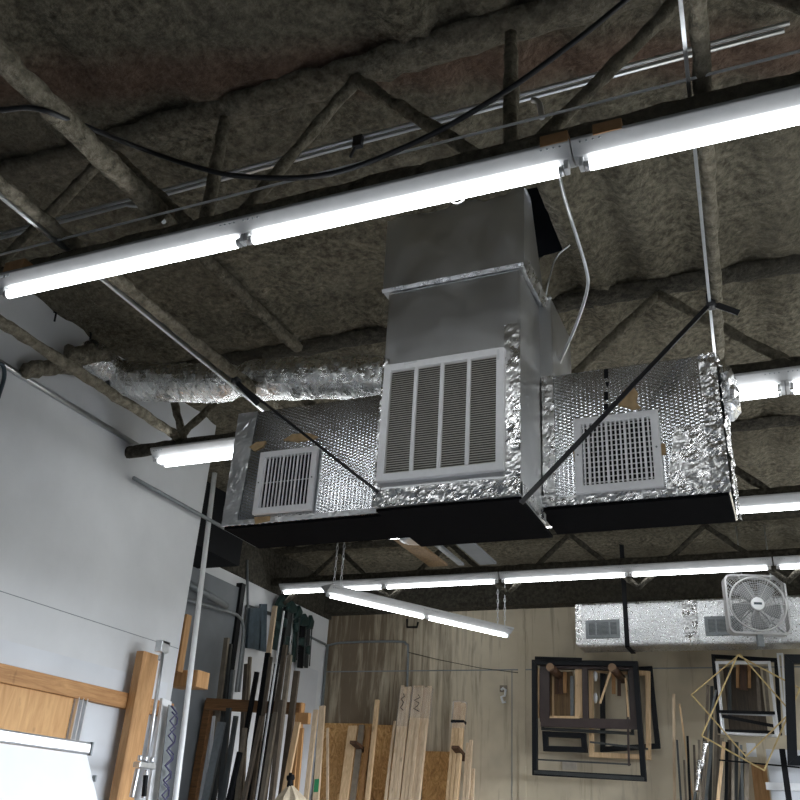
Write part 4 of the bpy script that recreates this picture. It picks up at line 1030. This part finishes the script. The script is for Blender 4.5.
# brown double sash
bs = thing('double_sash', 'dark brown double sash with two square openings hung inside the black frame', 'sash', at(587, 725, Y=9.12), 'frames on the back wall')
mb = MB()
def pbar(mb, p0, p1, w, d, Y): mb.bar(at(*p0, Y=Y), at(*p1, Y=Y), px2m(w, Y), d, V((0, 1, 0)))
pbar(mb, (545, 665), (545, 722), 9, .035, 9.14); pbar(mb, (633, 668), (635, 728), 7, .035, 9.14); pbar(mb, (541, 722), (638, 724.5), 8, .035, 9.13); pbar(mb, (541, 667), (636, 668), 3, .035, 9.13)
mb.build('outer_frame', 'umber', bs)
mb = MB(); pbar(mb, (585, 668), (586, 720), 5, .04, 9.125); mb.build('mullion', 'umber', bs)
mb = MB(); pbar(mb, (579, 668), (579, 718), 6.5, .03, 9.15); pbar(mb, (539, 668), (538.5, 718), 2, .03, 9.15); pbar(mb, (550, 717), (580, 717.5), 2, .03, 9.12); mb.build('pine_lining', 'pine', bs)
frame('black_frame', [(542, 731), (585.5, 733), (587, 752.5), (543, 751)], 4.6, .05, 'black_wood', 'small low black frame hung inside the big frame at lower left', 9.2)
frame('pine_frame', [(588.5, 667), (650, 671), (651, 760), (589, 757)], 4.2, .035, 'pine', 'pale pine frame sticking out right of the large black frame', 9.24)
frame('black_frame', [(600, 668), (652, 666), (660.5, 748.5), (600, 752)], 4.4, .03, 'black_wood', 'black frame farthest right of the group, tilted behind the pine frame', 9.30)
frame('black_frame', [(541, 666), (630, 668), (634, 735), (541, 730)], 2.5, .03, 'dark_profile', 'slim charcoal frame hung behind the brown sash', 9.2)
def rodthing(name, p0, p1, w, mat, label, Y, cat='rod', group=None):
    mb = MB(); mb.bar(at(*p0, Y=Y), at(*p1, Y=Y), px2m(w, Y), .012, V((0, 1, 0))); return tag(mb.build(name, mat), label, cat, group)
rodthing('thin_bar', (537, 759.5), (631, 764.5), 1.4, 'dark_profile', 'thin dark horizontal bar low inside the large black frame', 9.13, 'bar')
rodthing('thin_bar', (590, 742), (648, 749), 1.6, 'dark_profile', 'thin dark bar crossing the lower right of the large black frame', 9.12, 'bar')
rodthing('thin_bar', (627, 690), (629, 766), 1.8, 'umber', 'thin brown upright bar at the right inside the large black frame', 9.11, 'bar')
rodthing('wood_stick', (610.5, 672), (600, 703.5), 1.9, 'pine', 'short pine stick slanting below the right wooden peg', 9.05, 'stick')
rodthing('thin_bar', (625.5, 678), (628.5, 717), 1.6, 'pine', 'thin pale upright stick right of the slanting stick', 9.1, 'stick')
# blinds of dowels: short brown sticks hung behind the openings
a = at(550, 672, Y=9.34); b_ = at(574, 716, Y=9.34); mb = MB(); mb.box((a.x, 9.325, b_.z), (b_.x, 9.34, a.z)); tag(mb.build('tan_board', 'ply_dull'), 'tan board behind the left opening of the brown sash', 'board')
a = at(723, 668, Y=9.34); b_ = at(768, 733, Y=9.34); mb = MB(); mb.box((a.x, 9.325, b_.z), (b_.x, 9.34, a.z)); tag(mb.build('dull_board', 'dull_board'), 'dull brown grey board behind the large white frame', 'board')
for k, (x, y0, y1, mt) in enumerate(((553, 674, 716, 'pine'), (557, 672, 694, 'brown_wood'), (561, 672, 694, 'brown_wood'), (565, 672, 693, 'fir'), (572, 676, 716, 'grey_metal'), (613.5, 672, 694, 'fir'), (619, 672, 696, 'brown_wood'))):
    lab = ['pale stick at the left inside the brown sash', 'dark brown slat left under the left peg', 'dark brown slat right under the left peg', 'short tan slat beside the dark slats in the left opening', 'grey strip by the lining of the left opening', 'tan slat under the right wooden peg', 'dark brown slat right of the right wooden peg'][k]
    rodthing('hanging_strip', (x, y0), (x + .2, y1), 3.2 if mt != 'pine' else 1.8, mt, lab, 9.27, 'slat', 'slats behind the brown sash')
for x, y, lab in ((550, 667, 'round wooden peg end at the top left inside the black frame'), (612, 667.5, 'round wooden peg end at the top right inside the black frame')):
    p = at(x, y, Y=8.98); t = thing('wall_peg', lab, 'peg', p, 'round wooden pegs'); mb = MB(); mb.tube([p + V((0, .004, 0)), V((p.x + .03, YB, p.z - .05))], .04, 14); mb.build('shaft', 'brown_wood', t); mb = MB(); mb.tube([p, p + V((0, .006, 0))], [.041, .042], 18); mb.build('end_grain', 'peg_end', t)
mb = MB(); a = at(562, 764, Y=9.385); mb.box(a + V((-.0, 0, -.05)), a + V((.15, .01, .03))); tag(mb.build('paper_note', 'paper'), 'blank pale paper patch on the wall behind the large black frame', 'paper')
for k, (x, y0, y1, lab) in enumerate(((595.5, 672, 680, 'upper bright clear shape seen through the right sash opening'), (595.5, 694, 702, 'lower bright clear shape seen through the right sash opening'))):
    p = at(x, (y0 + y1) / 2, Y=9.25); mb = MB(); mb.tube([p + V((0, 0, .05)), p + V((0, 0, .02)), p + V((0, 0, -.02)), p + V((0, 0, -.05))], [.012, .022, .02, .01], 12)
    tag(mb.build('glass_knob', 'white_melamine'), lab, 'knob', 'pale knobs behind the sash')

# right cluster: gold rods, white frames, profiles
frame('gold_square', [(740, 653), (792, 712), (746, 757.5), (690.5, 694.5)], 1.15, .012, 'gold', 'thin gold square frame hung by its corner, left corner reaching farthest out', 8.90, group='thin gold frames')
frame('gold_square', [(737, 654), (801, 688), (764.5, 771.5), (700.5, 736)], 1.3, .012, 'gold', 'thin gold square frame hung by its corner, lowest corner reaching farthest down', 8.86, group='thin gold frames')
frame('white_frame', [(715, 661), (770.5, 661), (780, 737.5), (722, 734.5)], 2.4, .03, 'white_paint', 'large white frame behind the gold frames', 9.0)
frame('black_frame', [(711, 654), (778, 658), (782, 735), (718, 733)], 3.2, .05, 'black_wood', 'black frame right behind the large white frame', 9.1)
frame('white_frame', [(719, 712), (774, 714), (777, 737), (721, 734)], 1.6, .03, 'alu', 'low flat white frame inside the bottom of the large white frame', 8.96)
rodthing('black_rail', (719, 711.5), (775, 713), 2.4, 'black', 'black bar crossing the large white frame', 8.94, 'bar')
rodthing('black_rail', (722, 716), (774, 726), 2.6, 'black', 'slanted black bar just below the straight one', 8.97, 'bar')
frame('white_frame', [(776.5, 653), (783, 653), (788, 735), (785, 735)], 1.6, .03, 'white_paint', 'narrow white frame edge beside the thick black frame', 9.05)
frame('black_frame', [(784, 654), (850, 655), (853, 768), (787.5, 765)], 7.5, .07, 'black_wood', 'thick black frame cut off by the right edge', 8.74)
# contents behind
rust = at(745, 690, Y=9.3)
for k, (x0, y0, x1, y1, w, mt, lab) in enumerate((
  (738, 665, 738, 688, 3, 'fir', 'left tan slat hanging in the top of the white frame'),
  (749, 665, 749, 688, 3, 'fir', 'right tan slat hanging in the top of the white frame'),
  (743.5, 665, 743.5, 690, 7, 'brown_wood', 'reddish brown board between the two tan slats'),
  (757, 668, 760, 715, 3, 'bronze', 'bronze strip right of the tan slats'),
  (764, 668, 769, 716, 2.5, 'taupe', 'taupe strip near the right side of the white frame'),
  (729, 668, 730, 716, 3, 'dark_profile', 'charcoal strip near the left side of the white frame'))):
    rodthing('hanging_strip', (x0, y0), (x1, y1), w, mt, lab, 9.22, 'slat', 'slats behind the white frame')
G2 = 'thin strips leaning by the gold frames'
strips = [((673.8, 694), (674.5, 800), 2.2, 'pale_pine', 'knotty pale strip standing first right of the beige wall space'), ((679.5, 704), (693, 800), 1.4, 'pine', 'thin tan strip slanting right beside the knotty pale strip'), ((677, 740), (681, 800), 1.6, 'dark_profile', 'dark low strip behind the knotty pale strip'),
 ((687.5, 736), (690, 800), 1.8, 'black', 'short black strip among the leaning strips'), ((708, 685), (703, 800), 2.2, 'bronze', 'tall bronze strip under the left corner of the gold frames'), ((712, 686), (710, 800), 2.6, 'dark_profile', 'tall charcoal strip right of the bronze strip'), ((717, 705), (714, 800), 2.4, 'taupe', 'taupe strip near the left edge of the white frame'),
 ((716, 690), (694, 800), 1.6, 'grey_metal', 'grey strip slanting down left behind the gold frames'), ((722, 738), (722, 800), 3, 'taupe', 'taupe strip below the bottom left of the white frame'), ((724, 742), (719, 790), 2.6, 'pine', 'tan bent strip below the white frame'), ((730, 740), (730, 800), 4, 'bronze', 'wide bronze strip below the white frame'), ((736, 742), (735, 800), 4, 'dark_profile', 'wide charcoal strip below the white frame'), ((741, 745), (743, 800), 2, 'grey_metal', 'grey thin strip below the middle of the white frame'), ((747, 760), (747, 800), 3, 'taupe', 'taupe strip left of the brown board below the frames'), ((699, 740), (700, 800), 2, 'taupe', 'taupe strip left of the crumpled silver wrap'),
 ((705, 730), (699, 800), 2, 'dark_profile', 'charcoal strip beside the crumpled silver wrap'), ((712, 740), (706, 800), 2.4, 'grey_metal', 'grey low strip right of the silver wrap'), ((719, 735), (717, 800), 2.2, 'bronze', 'slim bronze strip under the lower left frame corner'), ((727, 742), (726, 800), 2.5, 'black', 'black strip below the left half of the white frame'), ((733, 741), (733, 800), 2.2, 'taupe', 'slim taupe strip between bronze and charcoal strips'), ((744, 752), (740, 800), 2.6, 'dark_profile', 'charcoal strip left of the brown board'), ((694, 745), (696, 800), 1.8, 'bronze', 'bronze strip beside the short black strip'), ((684, 760), (686, 800), 1.6, 'taupe', 'low taupe strip behind the slanting tan strip')]
for k, (t_, b_, w_, mt, lab) in enumerate(strips):
    Y = 9.16 - .035 * (k % 5)
    lean('thin_strip', t_, b_, px2m(w_, Y), .018, mt, lab, Y, 'strip', G2, Yb=Y - .04)
mb = MB()
for k, (xa_, ya_, xb_, yb_, w_) in enumerate(((706, 742, 701, 768, 8), (700, 760, 697, 792, 8))):
    a = at(xa_, ya_, Y=8.9); b_ = at(xb_, yb_, Y=8.9); foam_bar(mb, a, b_, px2m(w_, 8.9), px2m(w_, 8.9) * .5, .02, .7, 9)
tag(mb.build('silver_wrap', 'foil_flex'), 'crumpled silver wrap among the leaning strips', 'wrap')
a = at(751, 764, Y=9.2); b_ = at(766, 764, Y=9.2); mb = MB(); mb.box((a.x, 9.18, 0), (b_.x, 9.2, a.z)); tag(mb.build('brown_board', 'fir'), 'brown board standing below the lowest gold corner', 'board')
a = at(746, 743, Y=9.24); b_ = at(757, 757, Y=9.24); mb = MB(); mb.box((a.x, 9.23, b_.z), (b_.x, 9.24, a.z)); tag(mb.build('white_card', 'white_melamine'), 'small pale card below the white frame behind gold corner', 'card')
a = at(766, 750, Y=9.1); b_ = at(800, 750, Y=9.1); mb = MB(); mb.box((a.x, 9.02, 0), (b_.x + .3, 9.1, a.z)); tag(mb.build('grey_cabinet', 'drywall_low', bevel=.004), 'grey panel at the lower right corner under the thick black frame', 'panel')
a = at(766, 786, Y=9.0); mb = MB(); mb.box((a.x, 8.98, a.z - .03), (a.x + .7, 9.018, a.z + .03)); tag(mb.build('white_ledge', 'white_paint'), 'white strip across the grey panel at the lower right', 'ledge')
lean('black_upright', (782, 749), (789, 800), px2m(4.5, 8.9), .04, 'black', 'black upright in front of the grey panel at lower right', 8.9, 'upright', None)
rodthing('black_rail', (719, 760), (800, 767.5), 1.2, 'black', 'thin black wire crossing just above the lowest gold corner', 8.93, 'wire')

# ------------------------------------------------------------------ render look
w = bpy.data.worlds.new('world'); w.use_nodes = True; SC.world = w
nt = w.node_tree; bg = nt.nodes['Background']
g = nt.nodes.new('ShaderNodeTexCoord'); sp = nt.nodes.new('ShaderNodeSeparateXYZ'); nt.links.new(g.outputs['Generated'], sp.inputs[0])
nt.links.new(ramp(nt, sp.outputs[2], [(0.0, (.05, .05, .045)), (.02, (.88, .93, 1.0)), (1.0, (.6, .75, 1.0))]), bg.inputs[0])
bg.inputs[1].default_value = SKY
al = bpy.data.lights.new('added_doorway_portal', 'AREA'); al.shape = 'RECTANGLE'; al.size = DY1 - DY0; al.size_y = DZ
al.cycles.is_portal = True
ao = bpy.data.objects.new('added_doorway_portal', al); COL.objects.link(ao); ao.location = (XE + .1, (DY0 + DY1) / 2, DZ / 2); ao.rotation_euler = (PI / 2, 0, PI / 2)
SC.view_settings.view_transform = 'Standard'; SC.view_settings.look = 'None'
SC.view_settings.exposure = .5; SC.view_settings.gamma = 1; SC.view_settings.use_curve_mapping = False
SC.cycles.use_denoising = True; SC.cycles.denoising_prefilter = 'NONE'; SC.cycles.denoising_input_passes = 'RGB_ALBEDO_NORMAL'
SC.cycles.use_adaptive_sampling = False; SC.cycles.sample_clamp_indirect = 4; SC.cycles.blur_glossy = 1.0
SC.cycles.max_bounces = 10; SC.cycles.diffuse_bounces = 6
